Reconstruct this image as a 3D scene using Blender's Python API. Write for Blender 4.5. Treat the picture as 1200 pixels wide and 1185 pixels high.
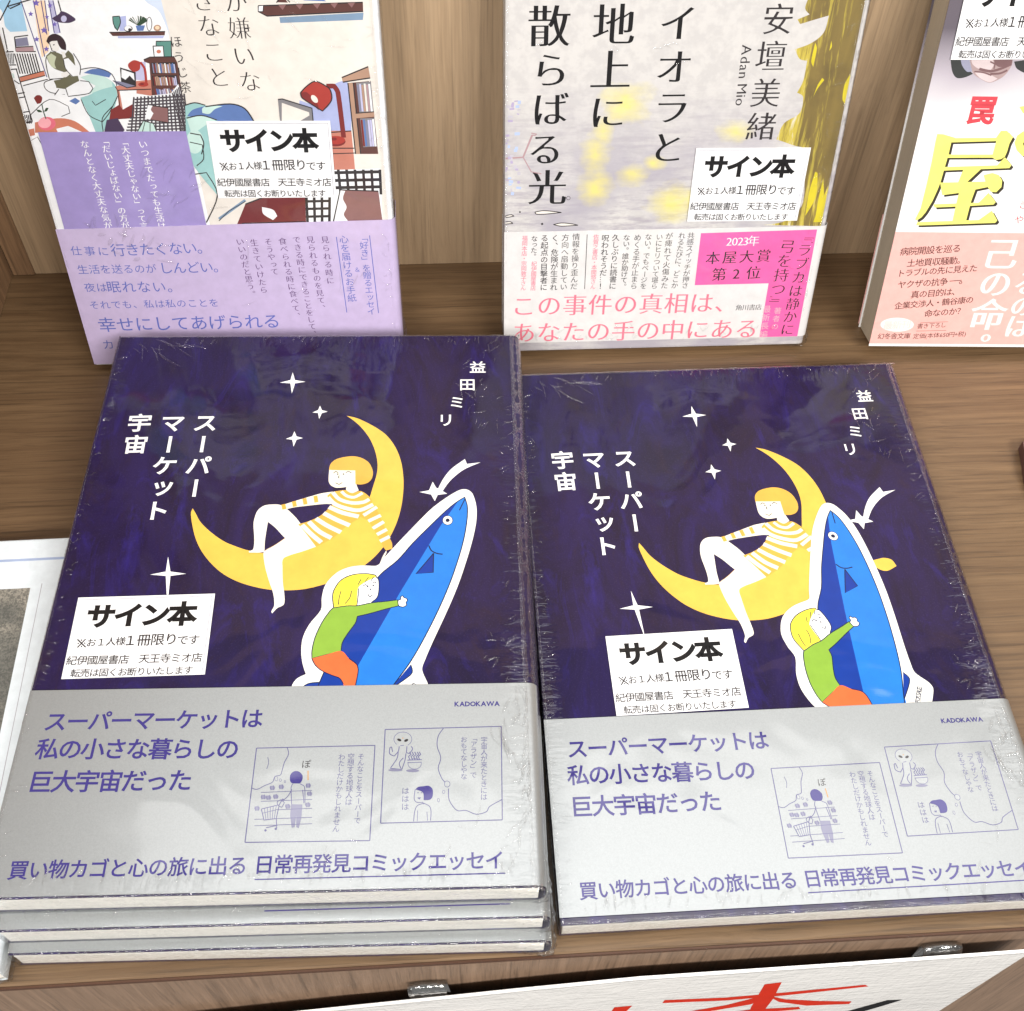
import bpy, bmesh, math, random
import numpy as np
from mathutils import Matrix, Vector, noise
from mathutils.geometry import tessellate_polygon

# ------------------------------------------------------------------ scene, camera, light, exposure
for o in list(bpy.data.objects): bpy.data.objects.remove(o)
sc = bpy.context.scene
C = sc.collection
cam = bpy.data.cameras.new('camera'); cam_o = bpy.data.objects.new('camera', cam); C.objects.link(cam_o)
CR = [[0.997864, -0.061556, 0.021864], [-0.036846, -0.806752, -0.589741], [0.053941, 0.587675, -0.807297]]
CP = [-0.010523, -0.100253, 0.339283]
cam_o.matrix_world = Matrix(((CR[0][0],-CR[1][0],-CR[2][0],CP[0]),(CR[0][1],-CR[1][1],-CR[2][1],CP[1]),(CR[0][2],-CR[1][2],-CR[2][2],CP[2]),(0,0,0,1)))
cam.sensor_width = 36.0; cam.lens = 36.0*1317.54/1200.0; cam.clip_start = .01; cam.clip_end = 50
sc.camera = cam_o
w = bpy.data.worlds.new('World'); sc.world = w; w.use_nodes = True
w.node_tree.nodes['Background'].inputs['Color'].default_value = (1.0, .985, .96, 1)
w.node_tree.nodes['Background'].inputs['Strength'].default_value = .20
def lamp(name, loc, target, sx, sy, power, col):
    l = bpy.data.lights.new(name, 'AREA'); l.shape = 'RECTANGLE'; l.size = sx; l.size_y = sy; l.energy = power; l.color = col
    o = bpy.data.objects.new(name, l); C.objects.link(o); o.location = loc
    o.rotation_euler = (Vector(target)-Vector(loc)).to_track_quat('-Z', 'Y').to_euler(); return o
lamp('ceiling_lamp', (.85, -1.35, 1.45), (0, .1, 0), 1.1, .25, 40, (1, .97, .92))
lamp('ceiling_lamp', (-.75, -1.45, 1.45), (0, .1, 0), 1.1, .25, 30, (1, .98, .94))
lamp('ceiling_lamp', (.0, .46, 1.75), (0, .1, 0), 2.8, .55, 17, (1, .99, .97))
sc.view_settings.view_transform = 'Standard'; sc.view_settings.look = 'None'
sc.view_settings.exposure = 0.38; sc.view_settings.gamma = 1.0; sc.view_settings.use_curve_mapping = False
sc.render.engine = 'CYCLES'; sc.cycles.max_bounces = 8; sc.cycles.transparent_max_bounces = 24
sc.cycles.caustics_reflective = False; sc.cycles.caustics_refractive = False

# ------------------------------------------------------------------ materials
def lin(c): return tuple(((x/255)/12.92 if x/255 <= .04045 else ((x/255+.055)/1.055)**2.4) for x in c)
def rgba(c): return (*lin(c), 1.0)
class NT:
    def __init__(s, name):
        s.m = bpy.data.materials.new(name); s.m.use_nodes = True; s.t = s.m.node_tree; s.p = s.t.nodes['Principled BSDF']
    def n(s, typ, **kw):
        nd = s.t.nodes.new(typ)
        for k, v in kw.items():
            if k.startswith('i_'):
                key = k[2:]; key = int(key) if key.isdigit() else key.replace('_', ' ')
                nd.inputs[key].default_value = v
            else: setattr(nd, k, v)
        return nd
    def l(s, a, b): s.t.links.new(a, b)
    def coord(s, scale=(1,1,1), rot=(0,0,0), loc=(0,0,0), src='Object'):
        tc = s.n('ShaderNodeTexCoord'); mp = s.n('ShaderNodeMapping')
        mp.inputs['Scale'].default_value = scale; mp.inputs['Rotation'].default_value = rot; mp.inputs['Location'].default_value = loc
        s.l(tc.outputs[src], mp.inputs[0]); return mp.outputs[0]
    def noise(s, co, scale=5, detail=4, rough=.55, dist=0):
        nd = s.n('ShaderNodeTexNoise'); nd.inputs['Scale'].default_value = scale; nd.inputs['Detail'].default_value = detail
        nd.inputs['Roughness'].default_value = rough; nd.inputs['Distortion'].default_value = dist; s.l(co, nd.inputs['Vector']); return nd.outputs['Fac']
    def ramp(s, fac, stops):
        nd = s.n('ShaderNodeValToRGB'); e = nd.color_ramp.elements
        while len(e) < len(stops): e.new(.5)
        for el, (p, c) in zip(e, stops): el.position = p; el.color = c if len(c) == 4 else (*c, 1)
        s.l(fac, nd.inputs[0]); return nd.outputs[0]
    def math(s, op, a, b=None, c=None, clamp=False):
        nd = s.n('ShaderNodeMath', operation=op); nd.use_clamp = clamp
        for i, v in enumerate((a, b, c)):
            if v is None: continue
            if isinstance(v, (int, float)): nd.inputs[i].default_value = v
            else: s.l(v, nd.inputs[i])
        return nd.outputs[0]
    def mix(s, fac, a, b, mode='MIX'):
        nd = s.n('ShaderNodeMix', data_type='RGBA', blend_type=mode)
        for k, v in ((0, fac), (6, a), (7, b)):
            if isinstance(v, (int, float)): nd.inputs[k].default_value = v
            elif isinstance(v, tuple): nd.inputs[k].default_value = v if len(v) == 4 else (*v, 1)
            else: s.l(v, nd.inputs[k])
        return nd.outputs[2]
    def bump(s, h, strength, dist):
        b = s.n('ShaderNodeBump'); b.inputs['Strength'].default_value = strength; b.inputs['Distance'].default_value = dist
        s.l(h, b.inputs['Height']); return b.outputs[0]

# stretched clear film lying tight on the print: shared relief for the coat layer
def film_group():
    g = bpy.data.node_groups.new('film_relief', 'ShaderNodeTree')
    g.interface.new_socket('Height', in_out='OUTPUT', socket_type='NodeSocketFloat')
    o = g.nodes.new('NodeGroupOutput'); tc = g.nodes.new('ShaderNodeTexCoord')
    def nz(scale, sc_, det=3, rough=.5):
        mp = g.nodes.new('ShaderNodeMapping'); mp.inputs['Scale'].default_value = scale; g.links.new(tc.outputs['Object'], mp.inputs[0])
        n_ = g.nodes.new('ShaderNodeTexNoise'); n_.inputs['Scale'].default_value = sc_; n_.inputs['Detail'].default_value = det; n_.inputs['Roughness'].default_value = rough
        n_.inputs['Distortion'].default_value = .6
        g.links.new(mp.outputs[0], n_.inputs['Vector']); return n_.outputs['Fac']
    def m(op, a, b=None):
        nd = g.nodes.new('ShaderNodeMath'); nd.operation = op
        for i, v in enumerate((a, b)):
            if v is None: continue
            if isinstance(v, (int, float)): nd.inputs[i].default_value = v
            else: g.links.new(v, nd.inputs[i])
        return nd.outputs[0]
    def mr(v, a, b):
        nd = g.nodes.new('ShaderNodeMapRange'); nd.interpolation_type = 'SMOOTHSTEP'; nd.inputs['From Min'].default_value = a; nd.inputs['From Max'].default_value = b
        g.links.new(v, nd.inputs['Value']); return nd.outputs[0]
    sx = g.nodes.new('ShaderNodeSeparateXYZ'); g.links.new(tc.outputs['Object'], sx.inputs[0])
    x, y = sx.outputs[0], sx.outputs[1]
    broad = nz((1, 1, 1), 28, 2)                                      # slow waviness
    fy = nz((1, .30, 1), 420, 3, .55)                                      # wrinkles running away from top / bottom edge
    fx = nz((.30, 1, 1), 420, 3, .55)                                      # ... and from the side edges
    my = m('ADD', mr(y, .198, .211), mr(y, .009, .0))
    mx = m('ADD', mr(x, .136, .149), mr(x, .009, .0))
    h = m('ADD', m('MULTIPLY', broad, .75), m('ADD', m('MULTIPLY', m('MULTIPLY', fy, my), .24), m('MULTIPLY', m('MULTIPLY', fx, mx), .24)))
    fine = nz((1, 1, 1), 2200, 1)
    h = m('ADD', h, m('MULTIPLY', fine, .0022))
    g.links.new(h, o.inputs[0]); return g
FILM = film_group()
def coat(k, weight=1.0, rough=.06, ior=1.45, dist=.0035):
    g = k.n('ShaderNodeGroup'); g.node_tree = FILM
    k.l(k.bump(g.outputs[0], 1.0, dist*.42), k.p.inputs['Coat Normal'])
    k.p.inputs['Coat Weight'].default_value = weight; k.p.inputs['Coat Roughness'].default_value = rough; k.p.inputs['Coat IOR'].default_value = ior
MAT = {}
PAL = dict(moon=(228,185,80), pants=(238,232,222), cream=(238,230,212), stripe=(220,170,74), ochre=(190,140,70), ink=(52,48,50), black=(24,23,25), white=(240,240,240),
  violet=(60,52,122), blueink=(98,96,136), paper=(226,224,222), greyblue=(126,126,150), card=(240,238,232), navyink=(22,32,66), fishlight=(36,120,212), fishdark=(14,54,146),
  hairyellow=(238,222,70), green=(134,172,62), orange=(228,106,58), beige=(222,216,209), skyblue=(160,200,228), skypale=(200,212,232), skypale2=(172,180,222), peach=(238,210,180),
  lilacpale=(186,184,216), purple=(112,98,176), purpledk=(72,58,84), rosegrey=(170,140,145), mintpale=(190,218,212), rust=(196,122,100), checkink=(74,68,74), sheet=(232,234,238), mint=(150,194,194),
  bluepil=(92,118,172), pinkdk=(220,110,130), pinkpale=(240,170,180), greendk=(52,74,56), crimson=(122,50,50), hairdark=(56,42,48), olive=(104,102,82), olivepale=(186,192,166),
  brown=(92,60,56), teal=(92,140,132), tan=(172,138,118), salmon=(190,124,108), lampred=(164,62,56), mauve=(134,98,98), steel=(122,146,172), periw=(164,172,212), grey=(128,126,130),
  burgundy=(112,52,54), panel=(154,140,196), bluetext=(98,108,182), purpletext=(92,62,110), yellow=(204,188,50), violetpale=(172,160,190), greyviolet=(186,182,192), bluepale=(172,188,222),
  hotpink=(228,98,162), rosetext=(228,120,140), suit=(58,60,60), cuff=(150,150,172), skin=(168,146,146), skindk=(120,92,94), skinlt=(206,190,192), redtext=(204,72,82), shadowink=(58,54,44), lemon=(238,234,120),
  browntext=(84,44,40), pinkpale2=(240,205,200), brushred=(188,40,16), lilacband=(192,176,212), whiteband=(214,212,212), pinkband=(234,177,170), labelwhite=(238,238,240))
def pm(name, wrapped=True):
    key = name+('' if wrapped else '_bare')
    if key in MAT: return MAT[key]
    k = NT(key+'_ink'); c = PAL[name]
    nf = k.noise(k.coord((1,1,1)), 160, 4, .6)
    base = lin(c); lo = tuple(x*.90 for x in base)
    k.l(k.mix(k.ramp(nf, [(.35,(0,0,0)),(.65,(1,1,1))]), lo, base), k.p.inputs['Base Color'])
    k.p.inputs['Roughness'].default_value = .6; k.p.inputs['Specular IOR Level'].default_value = .12
    if wrapped: coat(k)
    MAT[key] = k.m; return k.m
def m_cover_purple():
    k = NT('night_sky_cover')
    a = k.noise(k.coord((1, .45, 1), rot=(0,0,.5)), 42, 6, .68, 1.2)
    b = k.noise(k.coord((1, .35, 1), rot=(0,0,-.4), loc=(3,1,0)), 70, 7, .7, 1.6)
    d = k.noise(k.coord((1,1,1)), 1800, 2, .6)
    c = k.mix(k.ramp(a, [(.38,(0,0,0)),(.62,(1,1,1))]), lin((27,17,46)), lin((34,23,70)))
    c = k.mix(k.math('MULTIPLY', k.ramp(b, [(.54,(0,0,0)),(.76,(1,1,1))]), .7), c, lin((42,31,112)))
    c = k.mix(k.math('MULTIPLY', k.ramp(b, [(.28,(1,1,1)),(.45,(0,0,0))]), .7), c, lin((40,25,40)))
    c = k.mix(k.math('MULTIPLY', k.ramp(d, [(.55,(0,0,0)),(.75,(1,1,1))]), .35), c, lin((58,48,88)))
    k.l(c, k.p.inputs['Base Color']); k.p.inputs['Roughness'].default_value = .6; k.p.inputs['Specular IOR Level'].default_value = .1; coat(k); return k.m
def m_silver_band():
    k = NT('silver_paper_band')
    d = k.noise(k.coord((1,1,1)), 2600, 2, .6)
    k.l(k.mix(k.ramp(d, [(.3,(0,0,0)),(.7,(1,1,1))]), lin((160,164,166)), lin((170,174,176))), k.p.inputs['Base Color'])
    k.p.inputs['Metallic'].default_value = .68; k.p.inputs['Roughness'].default_value = .42
    k.l(k.bump(d, .06, .0001), k.p.inputs['Normal']); coat(k, .8, .08, 1.45, .003); return k.m
def m_pages(tint=(250,246,238)):
    k = NT('page_edges')
    a = k.noise(k.coord((18, 18, 5200)), 1, 3, .7)
    b = k.noise(k.coord((40, 40, 700)), 1, 3, .6)
    c = k.mix(k.ramp(a, [(.35,(0,0,0)),(.62,(1,1,1))]), lin(tuple(x*.84 for x in tint)), lin(tint))
    c = k.mix(k.ramp(b, [(.35,(0,0,0)),(.65,(1,1,1))]), c, lin(tuple(x*.93 for x in tint)))
    k.l(c, k.p.inputs['Base Color']); k.p.inputs['Roughness'].default_value = .8
    k.l(k.bump(a, .5, .0003), k.p.inputs['Normal']); return k.m
def m_film():
    k = NT('clear_film'); t = k.t
    tr = k.n('ShaderNodeBsdfTransparent'); gl = k.n('ShaderNodeBsdfGlossy'); gl.inputs['Roughness'].default_value = .06
    df = k.n('ShaderNodeBsdfDiffuse'); df.inputs['Color'].default_value = (.9,.9,.9,1)
    lw = k.n('ShaderNodeLayerWeight'); lw.inputs['Blend'].default_value = .5
    h = k.noise(k.coord((1,1,1)), 900, 3, .6, .8); bn = k.bump(h, .8, .0006)
    for nd in (gl, lw): k.l(bn, nd.inputs['Normal'])
    f = k.math('ADD', .065, k.math('MULTIPLY', k.math('POWER', lw.outputs['Facing'], 3.5), .8), clamp=True)
    mx = k.n('ShaderNodeMixShader'); k.l(f, mx.inputs[0]); k.l(tr.outputs[0], mx.inputs[1]); k.l(gl.outputs[0], mx.inputs[2])
    m2 = k.n('ShaderNodeMixShader'); m2.inputs[0].default_value = .004; k.l(mx.outputs[0], m2.inputs[1]); k.l(df.outputs[0], m2.inputs[2])
    k.l(m2.outputs[0], t.nodes['Material Output'].inputs['Surface']); return k.m
def m_wood(name, grain, light, dark, rough=.45, streak=1.0, scale=1.0, bumpy=.15):
    k = NT(name)
    st = {'x': (3.2, 190, 190), 'z': (190, 190, 3.2)}[grain]; st = tuple(v*scale for v in st)
    wob = k.noise(k.coord((9,9,9)), 1, 2)
    co = k.coord(st); va = k.n('ShaderNodeVectorMath', operation='MULTIPLY_ADD')
    cmb = k.n('ShaderNodeCombineXYZ'); [k.l(wob, cmb.inputs[i]) for i in range(3)]
    k.l(cmb.outputs[0], va.inputs[0]); va.inputs[1].default_value = (.0 if grain == 'x' else 1.3, 1.6, 1.6 if grain == 'x' else 0); k.l(co, va.inputs[2])
    a = k.noise(va.outputs[0], 1.0, 7, .66, .15)
    b = k.noise(va.outputs[0], 9.0, 5, .72)
    e = k.noise(va.outputs[0], 3.2, 4, .6)
    c = k.noise(k.coord((4,4,4)), 1, 3)
    col = k.mix(k.ramp(a, [(.34,(0,0,0)),(.66,(1,1,1))]), lin(tuple(x*.5+y*.5 for x, y in zip(light, dark))), lin(light))
    col = k.mix(k.math('MULTIPLY', k.ramp(e, [(.36,(1,1,1)),(.54,(0,0,0))]), .6*streak), col, lin(dark))
    col = k.mix(k.math('MULTIPLY', k.ramp(b, [(.34,(1,1,1)),(.52,(0,0,0))]), .38*streak), col, lin(tuple(x*.70 for x in dark)))
    po = k.noise(k.coord((20, 800, 800) if grain == 'x' else (800, 800, 20)), 1, 3, .6)
    col = k.mix(k.math('MULTIPLY', k.ramp(po, [(.54,(0,0,0)),(.66,(1,1,1))]), .50*streak), col, lin(tuple(x*.60 for x in dark)))
    pl = k.noise(k.coord((12, 380, 380) if grain == 'x' else (380, 380, 12), loc=(4,2,1)), 1, 3, .6)
    col = k.mix(k.math('MULTIPLY', k.ramp(pl, [(.54,(0,0,0)),(.66,(1,1,1))]), .45), col, lin(tuple(min(255, x*1.10) for x in light)))
    col = k.mix(k.math('MULTIPLY', k.ramp(c, [(.40,(1,1,1)),(.6,(0,0,0))]), .2), col, lin(tuple(x*.85 for x in dark)))
    k.l(col, k.p.inputs['Base Color']); k.p.inputs['Roughness'].default_value = rough
    k.l(k.bump(b, bumpy, .0006), k.p.inputs['Normal']); return k.m
def m_gold():
    k = NT('gold_ink')
    a = k.noise(k.coord((30, 6, 1), rot=(0,0,-.12)), 2, 5, .65, .5); b = k.noise(k.coord((1,1,1)), 60, 4, .6)
    c = k.mix(k.ramp(a, [(.3,(0,0,0)),(.7,(1,1,1))]), lin((92,77,40)), lin((132,112,56)))
    c = k.mix(k.math('MULTIPLY', k.ramp(b, [(.5,(0,0,0)),(.7,(1,1,1))]), .4), c, lin((70,57,36)))
    tc = k.n('ShaderNodeTexCoord'); sp = k.n('ShaderNodeSeparateXYZ'); k.l(tc.outputs['Object'], sp.inputs[0])
    lo = k.n('ShaderNodeMapRange'); lo.inputs['From Min'].default_value = .105; lo.inputs['From Max'].default_value = .06; k.l(sp.outputs[1], lo.inputs['Value'])
    le = k.n('ShaderNodeMapRange'); le.inputs['From Min'].default_value = .118; le.inputs['From Max'].default_value = .097; k.l(sp.outputs[0], le.inputs['Value'])
    v = k.noise(k.coord((1, .10, 1), rot=(0,0,-.1)), 260, 5, .7, .4)
    v = k.math('ADD', v, k.math('ADD', k.math('MULTIPLY', lo.outputs[0], .13), k.math('MULTIPLY', le.outputs[0], .22)))
    c = k.mix(k.ramp(v, [(.60,(0,0,0)),(.72,(1,1,1))]), c, lin((186,168,66)))
    c = k.mix(k.ramp(v, [(.74,(0,0,0)),(.82,(1,1,1))]), c, lin((206,202,184)))
    k.l(c, k.p.inputs['Base Color']); k.p.inputs['Roughness'].default_value = .5; coat(k); return k.m
def m_cover_white():
    k = NT('pale_city_cover')
    tc = k.n('ShaderNodeTexCoord'); sp = k.n('ShaderNodeSeparateXYZ'); k.l(tc.outputs['Object'], sp.inputs[0])
    dist = k.noise(k.coord((1,1.6,1)), 95, 4, .6)
    def blob(cx, cy, rx, ry):
        dx = k.math('DIVIDE', k.math('SUBTRACT', sp.outputs[0], cx), rx); dy = k.math('DIVIDE', k.math('SUBTRACT', sp.outputs[1], cy), ry)
        r = k.math('SQRT', k.math('ADD', k.math('MULTIPLY', dx, dx), k.math('MULTIPLY', dy, dy)))
        r = k.math('ADD', r, k.math('MULTIPLY', k.math('SUBTRACT', dist, .5), 1.5))
        return k.math('SUBTRACT', 1.0, r, clamp=True)
    base = k.mix(k.ramp(k.noise(k.coord((1,1,1)), 300, 4), [(.4,(0,0,0)),(.6,(1,1,1))]), lin((188,185,184)), lin((198,195,193)))
    low = k.n('ShaderNodeMapRange'); low.inputs['From Min'].default_value = .115; low.inputs['From Max'].default_value = .070; k.l(sp.outputs[1], low.inputs['Value'])
    strk = k.ramp(k.noise(k.coord((9, 60, 1)), 6, 5, .75), [(.46,(0,0,0)),(.62,(1,1,1))])
    c = k.mix(k.math('MULTIPLY', k.math('MULTIPLY', strk, low.outputs[0]), .6), base, lin((142,134,148)))
    tone = k.ramp(k.noise(k.coord((1,1,1)), 38, 3), [(.4,(0,0,0)),(.62,(1,1,1))])
    c = k.mix(k.math('MULTIPLY', k.math('MULTIPLY', tone, low.outputs[0]), .9), c, lin((160,155,166)))
    y = None
    for q in [(0.033, 0.083, 0.0066, 0.0095), (0.0334, 0.0698, 0.0072, 0.0095), (0.0481, 0.075, 0.0072, 0.0057), (0.0639, 0.0624, 0.012, 0.0089), (0.0547, 0.0791, 0.0048, 0.0038), (0.0427, 0.1012, 0.0108, 0.0089), (0.0715, 0.0641, 0.0072, 0.0076), (0.0354, 0.0912, 0.0048, 0.0076), (0.0836, 0.0904, 0.0072, 0.0051)]:
        v = blob(*q); y = v if y is None else k.math('MAXIMUM', y, v)
    c = k.mix(k.math('MULTIPLY', k.ramp(y, [(.02,(0,0,0)),(.95,(1,1,1))]), .75), c, lin((222,210,100)))
    k.l(c, k.p.inputs['Base Color']); k.p.inputs['Roughness'].default_value = .5; coat(k, .8); return k.m
def m_cover_pocket():
    k = NT('pocket_cover')
    tc = k.n('ShaderNodeTexCoord'); sp = k.n('ShaderNodeSeparateXYZ'); k.l(tc.outputs['Object'], sp.inputs[0])
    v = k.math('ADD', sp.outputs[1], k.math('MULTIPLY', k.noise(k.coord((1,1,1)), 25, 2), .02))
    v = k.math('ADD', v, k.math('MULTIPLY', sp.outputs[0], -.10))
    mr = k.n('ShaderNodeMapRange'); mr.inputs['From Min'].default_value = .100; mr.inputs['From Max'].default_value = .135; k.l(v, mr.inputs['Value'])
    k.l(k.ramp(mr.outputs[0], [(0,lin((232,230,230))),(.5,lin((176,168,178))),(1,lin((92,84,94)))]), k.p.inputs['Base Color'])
    k.p.inputs['Roughness'].default_value = .45; coat(k, .5); return k.m
def m_plain(name, c, rough=.5, wrapped=False, speck=0, metallic=0):
    k = NT(name); nf = k.noise(k.coord((1,1,1)), 240, 4, .65)
    k.l(k.mix(k.ramp(nf, [(.3,(0,0,0)),(.7,(1,1,1))]), lin(tuple(x*(.95-speck) for x in c)), lin(c)), k.p.inputs['Base Color'])
    k.p.inputs['Roughness'].default_value = rough
    if wrapped: coat(k)
    return k.m
def m_photo():
    k = NT('grey_photo_print'); a = k.noise(k.coord((1,1,1)), 1300, 3, .8); b = k.noise(k.coord((1,.7,1)), 60, 4, .6, 1)
    c = k.mix(k.ramp(b, [(.38,(0,0,0)),(.62,(1,1,1))]), lin((112,112,106)), lin((168,162,150)))
    c = k.mix(k.math('MULTIPLY', k.ramp(a, [(.42,(1,1,1)),(.56,(0,0,0))]), .75), c, lin((72,74,72)))
    k.l(c, k.p.inputs['Base Color']); k.p.inputs['Roughness'].default_value = .5; coat(k, .6); return k.m
def m_clear():
    k = NT('clear_plastic'); k.p.inputs['Base Color'].default_value = (.95,.97,.97,1); k.p.inputs['Roughness'].default_value = .06
    k.p.inputs['Transmission Weight'].default_value = 1.0; k.p.inputs['IOR'].default_value = 1.49; return k.m

# ------------------------------------------------------------------ helpers
def link(name, mesh, parent=None, mats=()):
    o = bpy.data.objects.new(name, mesh); C.objects.link(o)
    for m in mats: mesh.materials.append(m)
    if parent: o.parent = parent
    return o
def from_data(name, verts, faces, parent=None, mats=(), idx=None, smooth=False):
    me = bpy.data.meshes.new(name); me.from_pydata([tuple(v) for v in verts], [], faces); 
    if idx is not None: me.polygons.foreach_set('material_index', idx)
    if smooth: me.polygons.foreach_set('use_smooth', [True]*len(me.polygons))
    me.update(); return link(name, me, parent, mats)
def thing(name, label, cat, mat, group=None):
    o = bpy.data.objects.new(name, None); C.objects.link(o); o.empty_display_size = .02; o.matrix_world = mat
    o['label'] = label; o['category'] = cat
    if group: o['group'] = group
    return o
def tag(o, label, cat, group=None):
    o['label'] = label; o['category'] = cat
    if group: o['group'] = group
    return o
def box_data(x0, x1, y0, y1, z0, z1, bev=0.0, seg=2):
    bm = bmesh.new(); bmesh.ops.create_cube(bm, size=1)
    for v in bm.verts: v.co = Vector((x0+(v.co.x+.5)*(x1-x0), y0+(v.co.y+.5)*(y1-y0), z0+(v.co.z+.5)*(z1-z0)))
    if bev: bmesh.ops.bevel(bm, geom=bm.edges[:], offset=bev, segments=seg, affect='EDGES', profile=.5)
    me = bpy.data.meshes.new('block'); bm.to_mesh(me); bm.free(); return me

# --- flat print: polygons, ribbons and lettering stacked a few microns apart
_gl = {}
_cu = bpy.data.curves.new('type', 'FONT'); _cu.align_x = 'LEFT'; _tob = bpy.data.objects.new('type', _cu); C.objects.link(_tob)
def glyph(ch, res, bold, serif):
    key = (ch, res, round(bold, 4), serif)
    if key in _gl: return _gl[key]
    _cu.body = ch; _cu.size = 1.0; _cu.resolution_u = res
    bpy.context.view_layer.update()
    me = _tob.evaluated_get(bpy.context.evaluated_depsgraph_get()).to_mesh()
    bm = bmesh.new(); bm.from_mesh(me); _tob.evaluated_get(bpy.context.evaluated_depsgraph_get()).to_mesh_clear()
    bmesh.ops.remove_doubles(bm, verts=bm.verts, dist=1e-5)
    ox = {0: 0, 1: .016, 2: .030}[serif]; oi = bold-{0: 0, 1: .012, 2: .016}[serif]
    if oi or ox:
        mv = {}
        for e in bm.edges:
            if len(e.link_faces) != 1: continue
            f = e.link_faces[0]; d = e.verts[1].co-e.verts[0].co; n = Vector((d.y, -d.x, 0))
            if n.length < 1e-9: continue
            n.normalize(); mid = (e.verts[0].co+e.verts[1].co)/2; 
            if n.dot(f.calc_center_median()-mid) > 0: n = -n
            for v in e.verts: mv.setdefault(v, []).append(n)
        for v, ns in mv.items():
            s = sum(ns, Vector((0,0,0)))
            if s.length < 1e-6: continue
            s = s.normalized(); k = 1/max(.5, s.dot(ns[0])); n = s*k
            v.co += n*oi+Vector((n.x*ox, 0, 0))
    bm.verts.index_update()
    vs = [(v.co.x, v.co.y) for v in bm.verts]; fs = []
    for f in bm.faces:
        ix = [v.index for v in f.verts]
        if f.normal.z < 0: ix.reverse()
        fs.append(ix)
    bm.free()
    xs = [v[0] for v in vs]
    _gl[key] = (vs, fs, (min(xs), max(xs)) if xs else (0, .3)); return _gl[key]
def _ref():
    vs, fs, (a, b) = glyph('国', 4, 0, 0); ys = [v[1] for v in vs]
    return (a+b)/2, (min(ys)+max(ys))/2, .92/(max(ys)-min(ys))
GX, GY, GS = _ref()
def catmull(pts, closed, n=5, corner=62):
    P = [Vector(p) for p in pts]; N = len(P); out = []
    def corn(i):
        if not closed and (i == 0 or i == N-1): return True
        a = P[i]-P[i-1]; b = P[(i+1) % N]-P[i]
        if a.length < 1e-9 or b.length < 1e-9: return True
        return math.degrees(a.angle(b)) > corner
    for i in range(N if closed else N-1):
        p1, p2 = P[i], P[(i+1) % N]; p0 = P[i-1] if (closed or i > 0) else p1; p3 = P[(i+2) % N] if (closed or i < N-2) else p2
        m1 = (p2-p0)*.5; m2 = (p3-p1)*.5; d = (p2-p1).length
        if m1.length > d: m1 *= d/m1.length
        if m2.length > d: m2 *= d/m2.length
        if corn(i): m1 = (p2-p1)*.6
        if corn((i+1) % N): m2 = (p2-p1)*.6
        for k in range(n):
            t = k/n; out.append((2*t**3-3*t**2+1)*p1+(t**3-2*t**2+t)*m1+(-2*t**3+3*t**2)*p2+(t**3-t**2)*m2)
    if not closed: out.append(P[-1])
    return [(v.x, v.y) for v in out]
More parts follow.
